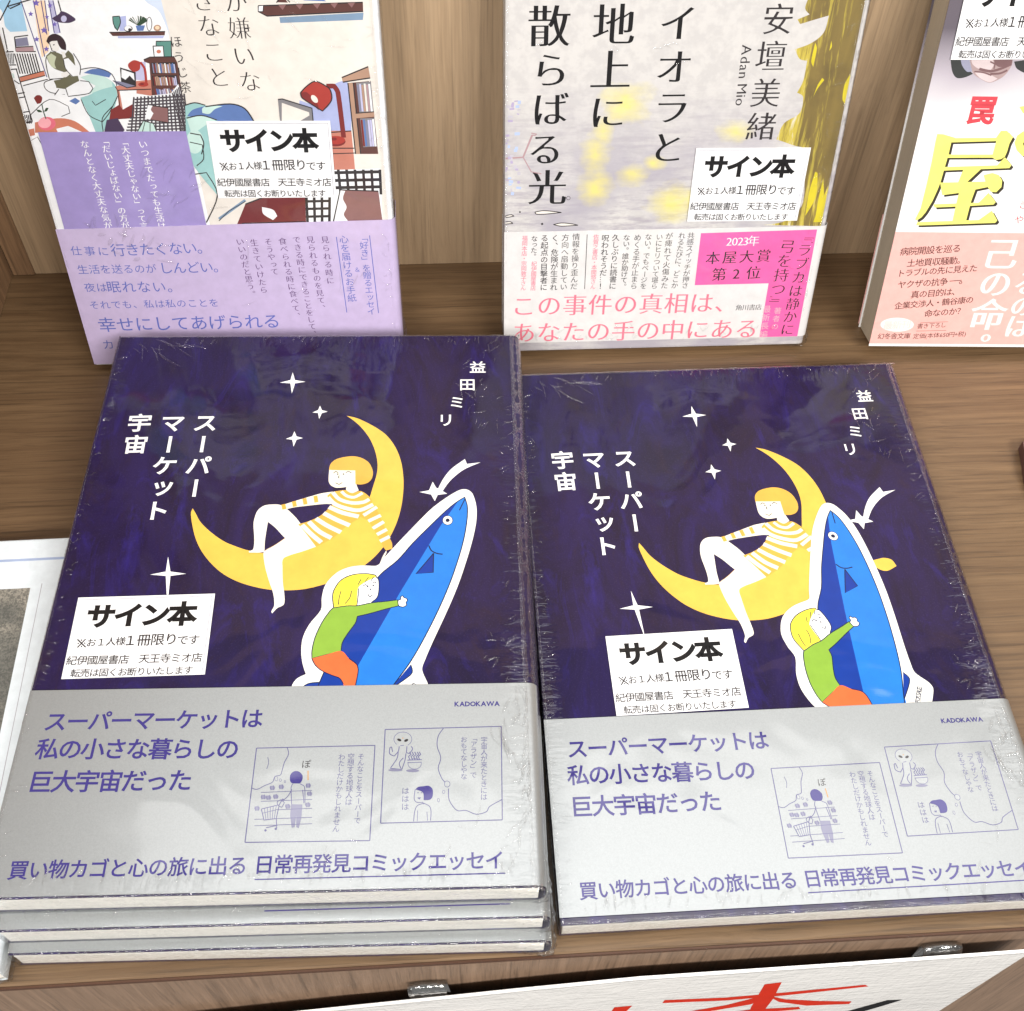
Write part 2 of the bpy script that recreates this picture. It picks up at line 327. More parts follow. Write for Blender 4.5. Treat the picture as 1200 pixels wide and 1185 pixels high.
def shape(it):
    k = it[0]
    if k == 'p':
        pts = catmull(it[2], True) if it[3] else [tuple(p) for p in it[2]]
        tri = tessellate_polygon([[Vector((*p, 0)) for p in pts]]); fs = []
        for t in tri:
            a, b, c = (pts[i] for i in t)
            fs.append(list(t) if (b[0]-a[0])*(c[1]-a[1])-(b[1]-a[1])*(c[0]-a[0]) > 0 else [t[0], t[2], t[1]])
        return pts, fs
    if k == 'l':
        pts = catmull(it[2], False, 4) if it[4] and len(it[2]) > 2 else [tuple(p) for p in it[2]]
        w = it[3]/2; P = [Vector(p) for p in pts]; vs = []; fs = []
        for i, q in enumerate(P):
            d = (P[min(i+1, len(P)-1)]-P[max(i-1, 0)])
            d = d.normalized() if d.length > 1e-9 else Vector((1, 0)); n = Vector((-d.y, d.x))
            vs += [tuple(q-n*w), tuple(q+n*w)]
            if i: fs.append([2*i-2, 2*i, 2*i+1, 2*i-1])
        return vs, fs
    _, m, st, a, b, size, mode, bold, serif, it_ = it
    a = Vector(a); b = Vector(b); d = b-a; n = len(st); res = 2 if size < 4.5 else (3 if size < 9 else 6)
    vs = []; fs = []
    def put(ch, c, rot, sc_, dx, dy):
        g, f, _ = glyph(ch, res, bold, serif); o = len(vs); co, si = math.cos(rot), math.sin(rot)
        for x, y in g:
            x = (x-dx)*sc_; y = (y-dy)*sc_
            vs.append((c.x+x*co-y*si, c.y+x*si+y*co))
        fs.extend([[o+i for i in q] for q in f])
    if mode in (2, 3):
        s = size*GS; adv = []
        for ch in st:
            if ch == ' ': adv.append(.3); continue
            bx = glyph(ch, res, bold, serif)[2]; adv.append(bx[1]-bx[0]+.10)
        tot = sum(adv)-(adv[0]+adv[-1])/2; x = 0; rot = math.atan2(d.y, d.x)
        for i, ch in enumerate(st):
            if i: x += (adv[i-1]+adv[i])/2
            if ch == ' ': continue
            bx = glyph(ch, res, bold, serif)[2]
            put(ch, a+d*(x/tot), rot, s, (bx[0]+bx[1])/2, .36/GS*.95)
        return vs, fs
    if n > 1 and mode in (0, 1): size = min(size, d.length/(n-1)*(1.02 if mode == 0 else 1.02))
    s = size*GS; rot = 0
    if n > 1:
        rot = math.atan2(d.y, d.x) if mode == 0 else math.atan2(d.y, d.x)+math.pi/2
        if abs(rot) > .2: rot = 0
    for i, ch in enumerate(st):
        if ch in ' 　': continue
        c = a+d*(i/(n-1) if n > 1 else 0); r = rot
        if mode == 1:
            if ch in 'ー「」『』（）─…：〜': r = rot-math.pi/2
            elif ch in '、。': c = c+Vector((.55, .55))*size
            elif ch in 'っゃゅょッャュョァィゥェォ': c = c+Vector((.08, .08))*size
        put(ch, c, r, s, GX if ord(ch) > 0x2000 else sum(glyph(ch, res, bold, serif)[2])/2, GY)
    return vs, fs
def print_mesh(name, items, z, parent=None, wrapped=True, dz=5e-6, over={}, clip=None):
    V = []; F = []; I = []; mats = []; boxes = []
    for it in items:
        vs, fs = shape(it)
        if not vs: continue
        A = np.array(vs); bb = (*A.min(0), *A.max(0)); lev = 0
        for q, l_ in boxes:
            if l_ >= lev and bb[0] < q[2] and bb[2] > q[0] and bb[1] < q[3] and bb[3] > q[1]: lev = l_+1
        boxes.append((bb, lev)); mn = it[1]
        mt = over.get(mn) or pm(mn, wrapped)
        if mt not in mats: mats.append(mt)
        o = len(V); V += [(x/1000, y/1000, z+lev*dz) for x, y in vs]; F += [[o+i for i in f] for f in fs]; I += [mats.index(mt)]*len(fs)
    if clip:                                                          # trim the print at the edges of its sheet
        bm = bmesh.new(); me = bpy.data.meshes.new('t'); me.from_pydata(V, [], F); me.polygons.foreach_set('material_index', I); bm.from_mesh(me); bpy.data.meshes.remove(me)
        for co, no in (((clip[0],0,0),(-1,0,0)),((clip[1],0,0),(1,0,0)),((0,clip[2],0),(0,-1,0)),((0,clip[3],0),(0,1,0))):
            bmesh.ops.bisect_plane(bm, geom=bm.verts[:]+bm.edges[:]+bm.faces[:], plane_co=co, plane_no=no, clear_outer=True, dist=1e-7)
        me = bpy.data.meshes.new(name); bm.to_mesh(me); bm.free(); return link(name, me, parent, mats)
    return from_data(name, V, F, parent, mats, I)

# --- paperback: jacket sheet folded round a rounded spine, page block, paper band, clear film
def section(W, T, off, r, n=7):
    p = [(0, T+off)]
    for k in range(n+1):
        a = math.pi/2*(1-k/n); p.append((W+(r+off)*math.cos(a), T-r+(r+off)*math.sin(a)))
    for k in range(n+1):
        a = -math.pi/2*k/n; p.append((W+(r+off)*math.cos(a), r+(r+off)*math.sin(a)))
    p.append((0, -off)); return p
def fold(name, W, T, off, th, r, y0, y1, parent, mat, x0=0.0):
    o_, i_ = section(W, T, off, r), section(W, T, off-th, r); o_[0] = (x0, o_[0][1]); o_[-1] = (x0, o_[-1][1]); i_[0] = (x0, i_[0][1]); i_[-1] = (x0, i_[-1][1])
    n = len(o_); V = []; F = []
    for y in (y0, y1):
        V += [(x, y, z) for x, z in o_]+[(x, y, z) for x, z in i_]
    m = 2*n
    for k in range(n-1):
        F.append((k, k+1, m+k+1, m+k)); F.append((n+k+1, n+k, m+n+k, m+n+k+1))
        F.append((k+1, k, n+k, n+k+1)); F.append((m+k, m+k+1, m+n+k+1, m+n+k))
    F.append((0, m, m+n, n)); F.append((n-1, 2*n-1, m+2*n-1, m+n-1))
    ob = from_data(name, V, F, parent, [mat], smooth=False)
    for i, f in enumerate(ob.data.polygons): f.use_smooth = (abs(f.normal.y) < .5)
    bm = bmesh.new(); bm.from_mesh(ob.data); bmesh.ops.recalc_face_normals(bm, faces=bm.faces)
    for e in bm.edges: e.smooth = e.calc_face_angle(0) < .7
    bm.to_mesh(ob.data); bm.free(); return ob
def film(name, W, H, T, r, parent, seed=0, lip=.0012, amp=1.0, tuft=((1, 0),), creases=()):
    # skin round the four sides with a lip on the cover; gathers at the corners
    X1 = W+r; per = []; st = .0009; rc = .0015
    def run(a, b, nrm):
        L_ = math.dist(a, b); n = int(L_/st)
        for k in range(n): per.append((a[0]+(b[0]-a[0])*k/n, a[1]+(b[1]-a[1])*k/n, *nrm))
    g = .0002
    run((-g, H), (-g, 0), (-1, 0)); per.append((-g*.7, -g*.7, -.7, -.7)); run((0, -g), (X1, -g), (0, -1)); per.append((X1+g*.7, -g*.7, .7, -.7)); run((X1+g, 0), (X1+g, H), (1, 0)); per.append((X1+g*.7, H+g*.7, .7, .7)); run((X1, H+g), (0, H+g), (0, 1)); per.append((-g*.7, H+g*.7, -.7, .7))
    rows = [(-lip, T+.00058, .1), (-lip*.6, T+.00060, .3), (-lip*.2, T+.00045, .6), (-.0001, T+.0001, .8), (0, T*.93, .9), (0, T*.85, 1), (0, T*.76, 1), (.0001, T*.6, 1), (.0001, T*.4, 1), (0, T*.22, 1), (0, T*.1, .8), (-.0002, .0001, .6)]
    V = []; F = []; N = len(per)
    for j, (ins, z, a) in enumerate(rows):
        for i, (x, y, nx, ny) in enumerate(per):
            px_, py_ = x+nx*ins, y+ny*ins
            if nx > 0:
                dz = max(0, z-(T-r), r-z); px_ -= nx*(r-math.sqrt(max(r*r-min(dz, r)**2, 0)))
            s = i*st
            w1 = noise.noise((s*900, j*.55, seed))*.5+noise.noise((s*350, j*.4, seed+7))*.8+noise.noise((s*2400, j*.9, seed+3))*.22
            ct = 0
            for cx, cy in tuft:
                d_ = math.hypot(x-cx*X1, y-cy*H); ct += math.exp(-(d_/.009)**2)
            k = amp*a*(.00026*w1+.00014+ct*(.0012*noise.noise((s*700, j*1.7, seed+9))+.0011))
            zz = z+(amp*a*.00016*w1 if z > T*.9 else ct*.0006*noise.noise((s*800, j*2., seed+5)))
            V.append((px_+nx*k, py_+ny*k, max(zz, T+.00030) if z > T+.0003 else max(zz, .0001)))
    for j in range(len(rows)-1):
        for i in range(N): F.append((j*N+i, (j+1)*N+i, (j+1)*N+(i+1) % N, j*N+(i+1) % N))
    # gathers in the film: slim ridges, (centre, half size, angle, spread, count, length, width, height)
    rd = random.Random(seed)
    for cx, cy, hx, hy, ang, spr, num, ln, wd, ht in creases:
        for _ in range(num):
            x, y = cx+rd.uniform(-hx, hx), cy+rd.uniform(-hy, hy); a = ang+rd.gauss(0, spr); L_ = ln*rd.uniform(.4, 1.3); w_ = wd*rd.uniform(.5, 1.4); h_ = ht*rd.uniform(.5, 1.3); cv = rd.gauss(0, .5)
            o = len(V); nl, na = 9, 5; px_, py_ = x, y
            for s_ in range(nl+1):
                f_ = s_/nl; env = math.sin(math.pi*f_)**.7; aa = a+cv*(f_-.5)+.25*noise.noise((f_*3, x*900, y*900))
                px_ = min(max(px_+math.cos(aa)*L_/nl, .0003), W-.0002); py_ = min(max(py_+math.sin(aa)*L_/nl, .0003), H-.0003)
                for q in range(na):
                    u = -1+2*q/(na-1); e = env*w_/2
                    V.append((px_-math.sin(aa)*u*e, py_+math.cos(aa)*u*e, T+.00066+h_*env*(1-u*u)*(1+.4*noise.noise((f_*6, x*700, q)))))
            for s_ in range(nl):
                for q in range(na-1): b_ = o+s_*na+q; F.append((b_, b_+1, b_+na+1, b_+na))
    return from_data(name, V, F, parent, [M_FILM], smooth=True)
def pages(W, H, T, parent, mat, inset=.0007, r=.002):
    me = box_data(inset, W+r*.4, .0004, H-.0004, .00045, T-.00045); return link('pages', me, parent, [mat])
def sign_label(root, place, T, z=.00016, label=None):
    x, y, a = place; th = .00009
    R_ = Matrix.Translation((x/1000, y/1000, T+z)) @ Matrix.Rotation(a, 4, 'Z')
    me = box_data(0, .0427, 0, .0288, 0, th); o = link('paper_label', me, root, [M_LABEL]); o.matrix_local = R_
    t = print_mesh('lettering', ART['label'], th+3e-5, o, wrapped=True)
    e = [[0.9,.9],[41.8,.9],[41.8,27.9],[.9,27.9]]
    b = print_mesh('border_line', [['l','greyblue',[e[i],e[(i+1)%4]],.14,0] for i in (1,2)], th+2e-5, o)
    if label: o['label'] = label
    return o
def dup(o, parent=None):
    c = o.copy(); C.objects.link(c)
    if parent: c.parent = parent
    for ch in list(o.children): dup(ch, c)
    return c
def lower(M, T): return M @ Matrix.Translation((0, 0, -T))

CARDTOP=[(0.5, -0.59), (-52.96, 0.9), (-116.86, 3.92), (-155.14, 1.19), (-172.49, -0.6), (-196.82, -2.89), (-214.81, -4.64)]
FISH={'ang': 0.3994102007775691, 'c0': [107.157, 95.258], 'c1': [103.04, 96.647]}
LAB={'A': [8.06, 65.48, 0.019815852719541793], 'B': [23.05, 63.54, 0.017374919028673313], 'P': [60.62, 70.69, -0.02070485074553576], 'M': [69.79, 55.92, -0.011461467545549782], 'Y': [5.02, 114.77, 0.019103971425149715]}
ART={
 'cover_print':[
  ["p","moon",[[87.53,169.84],[91.23,168.71],[96.51,165.49],[101.8,160.96],[105.37,155.19],[107.58,148.66],[108.65,141.01],[108.65,133.55],[107.88,126.67],[106.16,119.94],[103.51,113.76],[99.66,108.1],[94.89,103.67],[89.51,100.42],[83.53,97.94],[77.54,96.43],[71.47,96.16],[66.55,96.6],[60.92,98.06],[55.81,100.18],[51.16,103.18],[46.95,107.33],[43.57,111.9],[41.02,116.91],[39.21,122.38],[38.11,127.14],[38.41,129.13],[39.64,127.12],[41.71,123.53],[45.38,119.56],[50.27,115.63],[54.92,113.27],[59.15,111.69],[64.55,110.63],[70.77,110.77],[76.9,112.21],[83.56,115.57],[91.97,123.28],[97.01,132.05],[98.38,137.79],[99.45,143.64],[99.38,148.75],[97.99,154.82],[95.73,160.13],[92.8,164.63],[89.91,167.81]],1],
  ["p","pants",[[59.25,110.7],[58.99,111.46],[60.34,112.2],[60.33,115.88],[59.42,122.12],[59.53,125.28],[60.26,128.06],[62.0,129.89],[64.51,130.42],[68.09,129.97],[72.65,125.51],[75.52,121.52],[78.39,117.19],[80.73,112.92],[76.36,111.07],[70.38,116.52],[66.7,120.85],[64.06,123.24],[63.85,115.83],[64.13,111.09],[61.43,110.75]],1],
  ["p","pants",[[64.09,111.47],[67.36,113.87],[70.38,116.52],[73.78,119.58],[77.01,118.76],[80.73,112.92],[76.36,111.07],[72.43,109.61],[70.39,108.13],[70.6,104.39],[71.19,99.22],[72.13,94.13],[72.24,90.91],[70.26,89.53],[68.93,87.64],[68.57,88.35],[69.25,90.6],[68.54,94.91],[66.9,99.28],[65.16,104.46],[64.1,108.97]],1],
  ["l","ochre",[[59.25,110.78],[63.93,110.64]],0.22,1],
  ["l","ochre",[[64.09,111.47],[67.36,113.87],[70.38,116.52]],0.15,1],
  ["p","cream",[[84.79,135.64],[80.94,134.94],[78.4,134.07],[73.38,132.18],[67.77,129.98],[68.15,127.96],[72.34,129.11],[77.43,129.86],[82.54,130.44],[85.14,130.25]],1],
  ["p","stripe",[[89.44,136.24],[84.8,135.47],[82.96,133.85],[85.14,130.25],[81.58,125.8],[77.92,123.46],[74.21,122.09],[77.4,117.82],[80.73,112.92],[86.03,116.31],[90.19,120.94],[95.07,125.23],[98.36,130.82],[96.93,133.69],[94.23,135.77],[91.66,134.98]],1],
  ["p","stripe",[[94.25,135.36],[97.32,132.21],[100.11,127.57],[102.24,122.36],[104.35,116.84],[105.58,114.12],[105.79,111.81],[103.8,111.08],[102.74,112.62],[101.56,115.33],[99.14,120.03],[97.41,123.21],[94.75,125.23]],1],
  ["l","stripe",[[68.5,130.45],[69.07,128.35]],1.35,0],
  ["l","stripe",[[71.93,131.71],[72.51,129.43]],1.35,0],
  ["l","stripe",[[75.39,132.88],[75.98,130.28]],1.35,0],
  ["l","stripe",[[79.0,133.9],[79.59,131.13]],1.35,0],
  ["l","cream",[[87.72,135.69],[89.58,133.78],[92.21,133.17],[94.92,134.94]],1.1,1],
  ["l","cream",[[84.81,135.31],[87.27,132.33],[91.57,130.74],[95.43,131.02],[97.32,132.21]],1.35,1],
  ["l","cream",[[83.33,133.2],[85.77,130.4],[89.76,128.5],[94.31,127.64],[98.72,130.0]],1.5,1],
  ["l","cream",[[83.92,129.13],[88.58,126.67],[94.12,125.0]],1.6,1],
  ["l","cream",[[82.29,126.58],[86.83,123.74],[91.31,121.39]],1.6,1],
  ["l","cream",[[79.89,124.38],[83.79,121.41],[88.54,118.61]],1.6,1],
  ["l","cream",[[77.63,123.07],[81.29,119.09],[85.53,116.32]],1.6,1],
  ["l","cream",[[75.5,121.75],[78.98,117.8],[82.37,114.58]],1.6,1],
  ["l","cream",[[95.7,125.46],[100.05,128.94]],1.3,1],
  ["l","cream",[[97.42,123.05],[101.48,125.39]],1.3,1],
  ["l","cream",[[99.02,120.04],[102.61,122.75]],1.3,1],
  ["l","cream",[[100.52,117.52],[103.75,119.58]],1.3,1],
  ["l","cream",[[101.64,114.79],[104.74,116.68]],1.3,1],
  ["p","cream",[[103.8,111.08],[102.75,108.81],[101.76,105.44],[102.81,107.22],[103.95,110.31]],1],
  ["p","cream",[[82.97,145.51],[83.04,140.46],[83.96,138.37],[85.99,137.27],[89.37,137.56],[89.31,136.24],[91.34,134.9],[93.56,136.03],[92.56,139.11],[92.25,144.99],[87.41,146.31]],1],
  ["p","stripe",[[82.86,145.09],[83.23,147.64],[84.89,149.68],[87.82,150.76],[91.14,151.07],[94.19,150.09],[96.62,147.92],[97.96,144.5],[97.89,141.55],[96.67,139.47],[94.42,138.59],[92.31,138.78],[91.93,144.74],[87.5,144.87]],1],
  ["l","ink",[[84.48,143.64],[85.22,144.39],[86.11,143.87]],0.28,1],
  ["l","ink",[[88.75,143.76],[89.51,144.43],[90.67,143.74]],0.28,1],
  ["l","ink",[[86.58,142.6],[86.3,141.77],[86.65,141.43]],0.28,1],
  ["l","ink",[[85.46,139.44],[86.69,138.67],[87.82,139.49]],0.28,1],
  ["p","ink",[[86.28,143.2],[86.22,142.96],[86.04,142.86],[85.85,142.96],[85.75,143.2],[85.82,143.44],[86.0,143.54],[86.19,143.43]],0],
  ["p","ink",[[88.26,143.17],[88.2,142.94],[88.02,142.84],[87.82,142.94],[87.73,143.18],[87.79,143.42],[87.98,143.51],[88.17,143.41]],0],
  ["p","white",[[66.48,191.3],[67.65,187.43],[71.55,186.56],[67.79,185.74],[67.06,180.79],[66.11,185.76],[62.25,186.2],[65.96,187.44]],0],
  ["p","white",[[77.68,174.8],[78.52,172.64],[80.63,171.9],[78.62,171.21],[77.83,168.38],[77.25,171.22],[75.17,171.54],[77.15,172.65]],0],
  ["p","white",[[69.51,162.76],[70.46,160.38],[72.77,159.57],[70.59,158.8],[69.81,155.69],[69.09,158.82],[66.82,159.23],[68.96,160.39]],0],
  ["p","white",[[33.18,109.65],[34.79,103.86],[39.9,102.94],[35.05,102.16],[35.75,90.81],[33.57,102.18],[28.52,102.77],[33.31,103.88]],0],
  ["p","white",[[114.27,135.13],[117.5,135.8],[118.72,139.54],[119.88,137.02],[123.7,134.31],[120.47,133.82],[119.52,131.2],[118.22,134.02]],0],
  ["p","white",[[120.31,135.77],[122.26,140.58],[125.09,145.08],[129.83,149.45],[130.54,147.23],[135.29,147.91],[129.37,144.67],[124.81,140.01],[122.01,135.22]],1],
  ["p","moon",[[119.62,118.03],[121.45,118.43],[123.63,118.81],[126.16,117.88],[127.21,115.25],[123.65,113.49],[121.35,113.92],[119.08,115.88]],1],
],
 'title':[
  ["t","white","スーパー",[37.77,166.86],[37.88,137.74],8.3,1,0.022,0,0],
  ["t","white","マーケット",[26.15,166.81],[26.6,128.21],8.3,1,0.022,0,0],
  ["t","white","宇宙",[14.56,167.07],[14.85,157.12],8.3,1,0.022,0,0],
],
 'author':[
  ["t","white","益",[134.84,193.3],[134.84,193.3],6.0,0,0.014,0,0],
  ["t","white","田",[130.94,184.58],[130.94,184.58],6.0,0,0.014,0,0],
  ["t","white","ミ",[127.13,175.88],[127.13,175.88],6.0,0,0.014,0,0],
  ["t","white","リ",[123.13,167.41],[123.13,167.41],6.0,0,0.014,0,0],
],
 'obi_print':[
  ["t","violet","スーパーマーケットは",[9.52,51.3],[66.5,51.26],6.9,0,0.017,0,0],
  ["t","violet","私の小さな暮らしの",[8.98,42.71],[60.58,41.71],6.9,0,0.017,0,0],
  ["t","violet","巨大宇宙だった",[9.06,32.74],[48.33,32.36],6.9,0,0.017,0,0],
  ["t","violet","買い物カゴと心の旅に出る",[8.67,7.61],[67.34,7.55],5.3,0,0.015,0,0],
  ["t","violet","日常再発見コミックエッセイ",[74.46,7.64],[137.23,7.52],5.3,0,0.015,0,0],
  ["l","violet",[[72.29,3.73],[140.01,3.95]],0.35,0],
  ["t","violet","KADOKAWA",[126.93,54.9],[138.92,54.83],2.05,2,0.03,0,0],
  ["l","blueink",[[68.83,41.9],[103.05,42.12]],0.28,0],
  ["l","blueink",[[103.05,42.12],[102.82,13.79]],0.28,0],
  ["l","blueink",[[102.82,13.79],[68.58,14.02]],0.28,0],
  ["l","blueink",[[68.58,14.02],[68.83,41.9]],0.28,0],
  ["l","blueink",[[105.84,47.09],[140.01,47.43]],0.28,0],
  ["l","blueink",[[140.01,47.43],[139.6,18.93]],0.28,0],
  ["l","blueink",[[139.6,18.93],[105.6,18.69]],0.28,0],
  ["l","blueink",[[105.6,18.69],[105.84,47.09]],0.28,0],
  ["t","blueink","そんなことをスーパーで",[99.2,38.68],[99.07,19.56],2.15,1,0.0,0,0],
  ["t","blueink","空想する地球人は",[96.32,38.74],[96.35,24.99],2.15,1,0.0,0,0],
  ["t","blueink","わたしだけかもしれません",[93.67,38.63],[93.3,17.33],2.15,1,0.0,0,0],
  ["t","blueink","宇宙人が来たときには",[134.88,43.2],[134.53,25.71],2.15,1,0.0,0,0],
  ["t","blueink","「アラザン」で",[131.88,43.83],[131.61,32.39],2.15,1,0.0,0,0],
  ["t","blueink","おもてなしやな",[128.95,43.4],[128.89,31.97],2.15,1,0.0,0,0],
  ["t","blueink","ははは",[112.28,28.0],[112.32,23.3],2.15,1,0.0,0,0],
  ["t","ink","ぽ",[83.58,36.62],[83.58,36.62],2.6,0,0.0,0,0],
  ["l","ochre",[[84.25,34.66],[84.47,31.78]],0.3,1],
  ["l","blueink",[[77.61,42.05],[78.24,39.89],[77.29,37.38],[76.9,35.19],[76.47,33.49],[74.98,33.06],[74.42,31.37],[72.34,30.41],[70.29,29.31],[68.58,29.8]],0.22,1],
  ["l","blueink",[[72.36,39.05],[72.76,37.23],[72.42,35.44]],0.16,1],
  ["p","violet",[[82.87,32.66],[82.83,32.07],[82.62,31.54],[82.25,31.12],[81.76,30.85],[81.21,30.77],[80.64,30.88],[80.11,31.16],[79.67,31.6],[79.37,32.14],[79.23,32.74],[79.27,33.34],[79.48,33.87],[79.85,34.29],[80.33,34.56],[80.89,34.64],[81.46,34.54],[81.99,34.25],[82.43,33.81],[82.74,33.27]],0],
  ["p","violet",[[79.24,33.43],[79.29,32.04],[79.88,31.03],[82.08,30.83],[82.85,31.97],[82.82,33.36]],1],
  ["p","paper",[[80.26,30.87],[82.23,30.75],[83.59,30.03],[84.13,24.94],[83.31,24.51],[80.28,24.72],[79.92,28.96],[79.96,30.11]],1],
  ["l","blueink",[[80.26,30.87],[79.85,29.73],[80.42,24.72]],0.22,1],
  ["l","blueink",[[82.23,30.75],[83.61,29.8],[84.12,25.09]],0.22,1],
  ["l","blueink",[[80.12,29.11],[79.14,27.08],[77.82,25.82]],0.22,1],
  ["l","blueink",[[83.17,28.9],[83.85,24.95]],0.22,1],
  ["p","greyblue",[[80.28,24.72],[83.45,24.58],[83.48,20.63],[83.01,17.7],[82.27,18.08],[81.99,21.4],[81.84,18.09],[81.01,17.89],[80.28,21.44]],0],
  ["l","blueink",[[71.46,28.37],[85.86,28.69]],0.16,1],
  ["l","blueink",[[71.73,25.72],[86.06,26.03]],0.16,1],
  ["l","blueink",[[72.0,23.1],[86.26,23.4]],0.16,1],
  ["l","blueink",[[70.49,20.53],[86.45,20.79]],0.16,1],
  ["l","blueink",[[70.68,18.69],[86.59,18.94]],0.16,1],
  ["p","greyblue",[[75.38,29.66],[75.26,29.26],[74.89,29.02],[74.4,29.03],[73.97,29.29],[73.78,29.7],[73.9,30.1],[74.27,30.34],[74.76,30.33],[75.18,30.07]],0],
  ["l","blueink",[[73.94,30.31],[74.22,28.93]],0.14,1],
  ["l","blueink",[[74.8,30.44],[75.08,28.98]],0.14,1],
  ["p","greyblue",[[77.88,29.92],[77.77,29.52],[77.39,29.28],[76.9,29.29],[76.48,29.54],[76.29,29.95],[76.4,30.35],[76.78,30.6],[77.27,30.59],[77.69,30.33]],0],
  ["l","blueink",[[76.45,30.56],[76.72,29.18]],0.14,1],
  ["l","blueink",[[77.3,30.7],[77.58,29.24]],0.14,1],
  ["p","greyblue",[[85.46,30.15],[85.34,29.75],[84.96,29.5],[84.47,29.51],[84.05,29.77],[83.87,30.18],[83.99,30.58],[84.37,30.83],[84.86,30.82],[85.28,30.56]],0],
  ["l","blueink",[[84.04,30.79],[84.29,29.41]],0.14,1],
  ["l","blueink",[[84.9,30.93],[85.15,29.47]],0.14,1],
  ["p","greyblue",[[73.11,26.98],[73.0,26.58],[72.63,26.34],[72.14,26.35],[71.72,26.6],[71.53,27.01],[71.64,27.41],[72.01,27.65],[72.5,27.64],[72.92,27.38]],0],
  ["l","blueink",[[71.68,27.61],[71.97,26.24]],0.14,1],
  ["l","blueink",[[72.53,27.74],[72.82,26.3]],0.14,1],
  ["p","greyblue",[[74.57,26.79],[74.46,26.4],[74.08,26.16],[73.6,26.17],[73.18,26.42],[72.98,26.83],[73.1,27.22],[73.47,27.46],[73.96,27.45],[74.38,27.2]],0],
  ["l","blueink",[[73.14,27.43],[73.42,26.06]],0.14,1],
  ["l","blueink",[[73.99,27.56],[74.27,26.12]],0.14,1],
  ["p","greyblue",[[76.56,27.06],[76.44,26.66],[76.07,26.42],[75.58,26.43],[75.16,26.68],[74.97,27.09],[75.08,27.49],[75.46,27.73],[75.95,27.72],[76.37,27.46]],0],
  ["l","blueink",[[75.13,27.69],[75.4,26.32]],0.14,1],
  ["l","blueink",[[75.98,27.83],[76.26,26.38]],0.14,1],
  ["p","greyblue",[[86.01,27.7],[85.89,27.3],[85.51,27.06],[85.02,27.07],[84.6,27.32],[84.42,27.73],[84.54,28.13],[84.92,28.37],[85.41,28.36],[85.83,28.1]],0],
  ["l","blueink",[[84.59,28.33],[84.84,26.96]],0.14,1],
  ["l","blueink",[[85.45,28.47],[85.7,27.02]],0.14,1],
  ["p","greyblue",[[71.65,23.7],[71.54,23.31],[71.18,23.07],[70.69,23.08],[70.27,23.33],[70.08,23.73],[70.19,24.13],[70.56,24.36],[71.04,24.35],[71.46,24.1]],0],
  ["l","blueink",[[70.23,24.33],[70.52,22.98]],0.14,1],
  ["l","blueink",[[71.08,24.46],[71.36,23.04]],0.14,1],
  ["p","greyblue",[[80.19,24.12],[80.07,23.73],[79.7,23.49],[79.21,23.5],[78.8,23.75],[78.61,24.15],[78.73,24.55],[79.1,24.78],[79.59,24.77],[80.0,24.52]],0],
  ["l","blueink",[[78.77,24.75],[79.04,23.4]],0.14,1],
  ["l","blueink",[[79.62,24.88],[79.89,23.45]],0.14,1],
  ["p","greyblue",[[85.75,24.46],[85.63,24.06],[85.25,23.82],[84.77,23.83],[84.35,24.09],[84.17,24.49],[84.29,24.88],[84.67,25.12],[85.15,25.11],[85.57,24.86]],0],
  ["l","blueink",[[84.34,25.09],[84.59,23.73]],0.14,1],
  ["l","blueink",[[85.19,25.22],[85.44,23.79]],0.14,1],
  ["p","paper",[[72.1,23.47],[76.99,24.64],[76.51,20.63],[73.14,20.26]],0],
  ["l","blueink",[[72.1,23.47],[76.99,24.64],[76.51,20.63],[73.14,20.26],[72.1,23.47]],0.25,1],
  ["l","blueink",[[72.92,23.66],[73.7,20.32]],0.15,1],
  ["l","blueink",[[73.73,23.86],[74.26,20.38]],0.15,1],
  ["l","blueink",[[74.55,24.05],[74.82,20.44]],0.15,1],
  ["l","blueink",[[75.36,24.25],[75.39,20.5]],0.15,1],
  ["l","blueink",[[76.18,24.44],[75.95,20.57]],0.15,1],
  ["l","blueink",[[72.38,22.2],[76.83,23.29]],0.15,1],
  ["l","blueink",[[76.99,24.64],[77.77,26.35],[78.32,25.81]],0.25,1],
  ["l","blueink",[[76.51,20.63],[76.91,17.83]],0.25,1],
  ["l","blueink",[[73.93,18.04],[77.04,18.7]],0.25,1],
  ["p","blueink",[[74.21,17.3],[74.13,17.05],[73.89,16.94],[73.63,17.06],[73.5,17.32],[73.58,17.57],[73.82,17.67],[74.08,17.56]],0],
  ["p","blueink",[[77.0,17.68],[76.92,17.42],[76.68,17.32],[76.42,17.43],[76.29,17.7],[76.37,17.95],[76.61,18.05],[76.87,17.94]],0],
  ["l","blueink",[[76.34,25.55],[77.29,26.13],[78.37,25.21],[77.78,23.87],[76.58,24.5],[76.34,25.55]],0.2,1],
  ["p","blueink",[[75.91,32.42],[75.88,32.03],[75.72,31.75],[75.48,31.66],[75.21,31.76],[75.0,32.05],[74.9,32.44],[74.93,32.82],[75.09,33.1],[75.33,33.2],[75.6,33.09],[75.81,32.81]],0],
  ["p","paper",[[75.8,32.42],[75.78,32.1],[75.65,31.86],[75.47,31.78],[75.26,31.87],[75.1,32.11],[75.01,32.44],[75.03,32.76],[75.16,33.0],[75.34,33.08],[75.55,32.99],[75.72,32.75]],0],
  ["p","blueink",[[76.98,31.93],[76.95,31.7],[76.83,31.54],[76.65,31.48],[76.47,31.54],[76.32,31.72],[76.25,31.95],[76.28,32.18],[76.39,32.35],[76.57,32.41],[76.76,32.34],[76.91,32.17]],0],
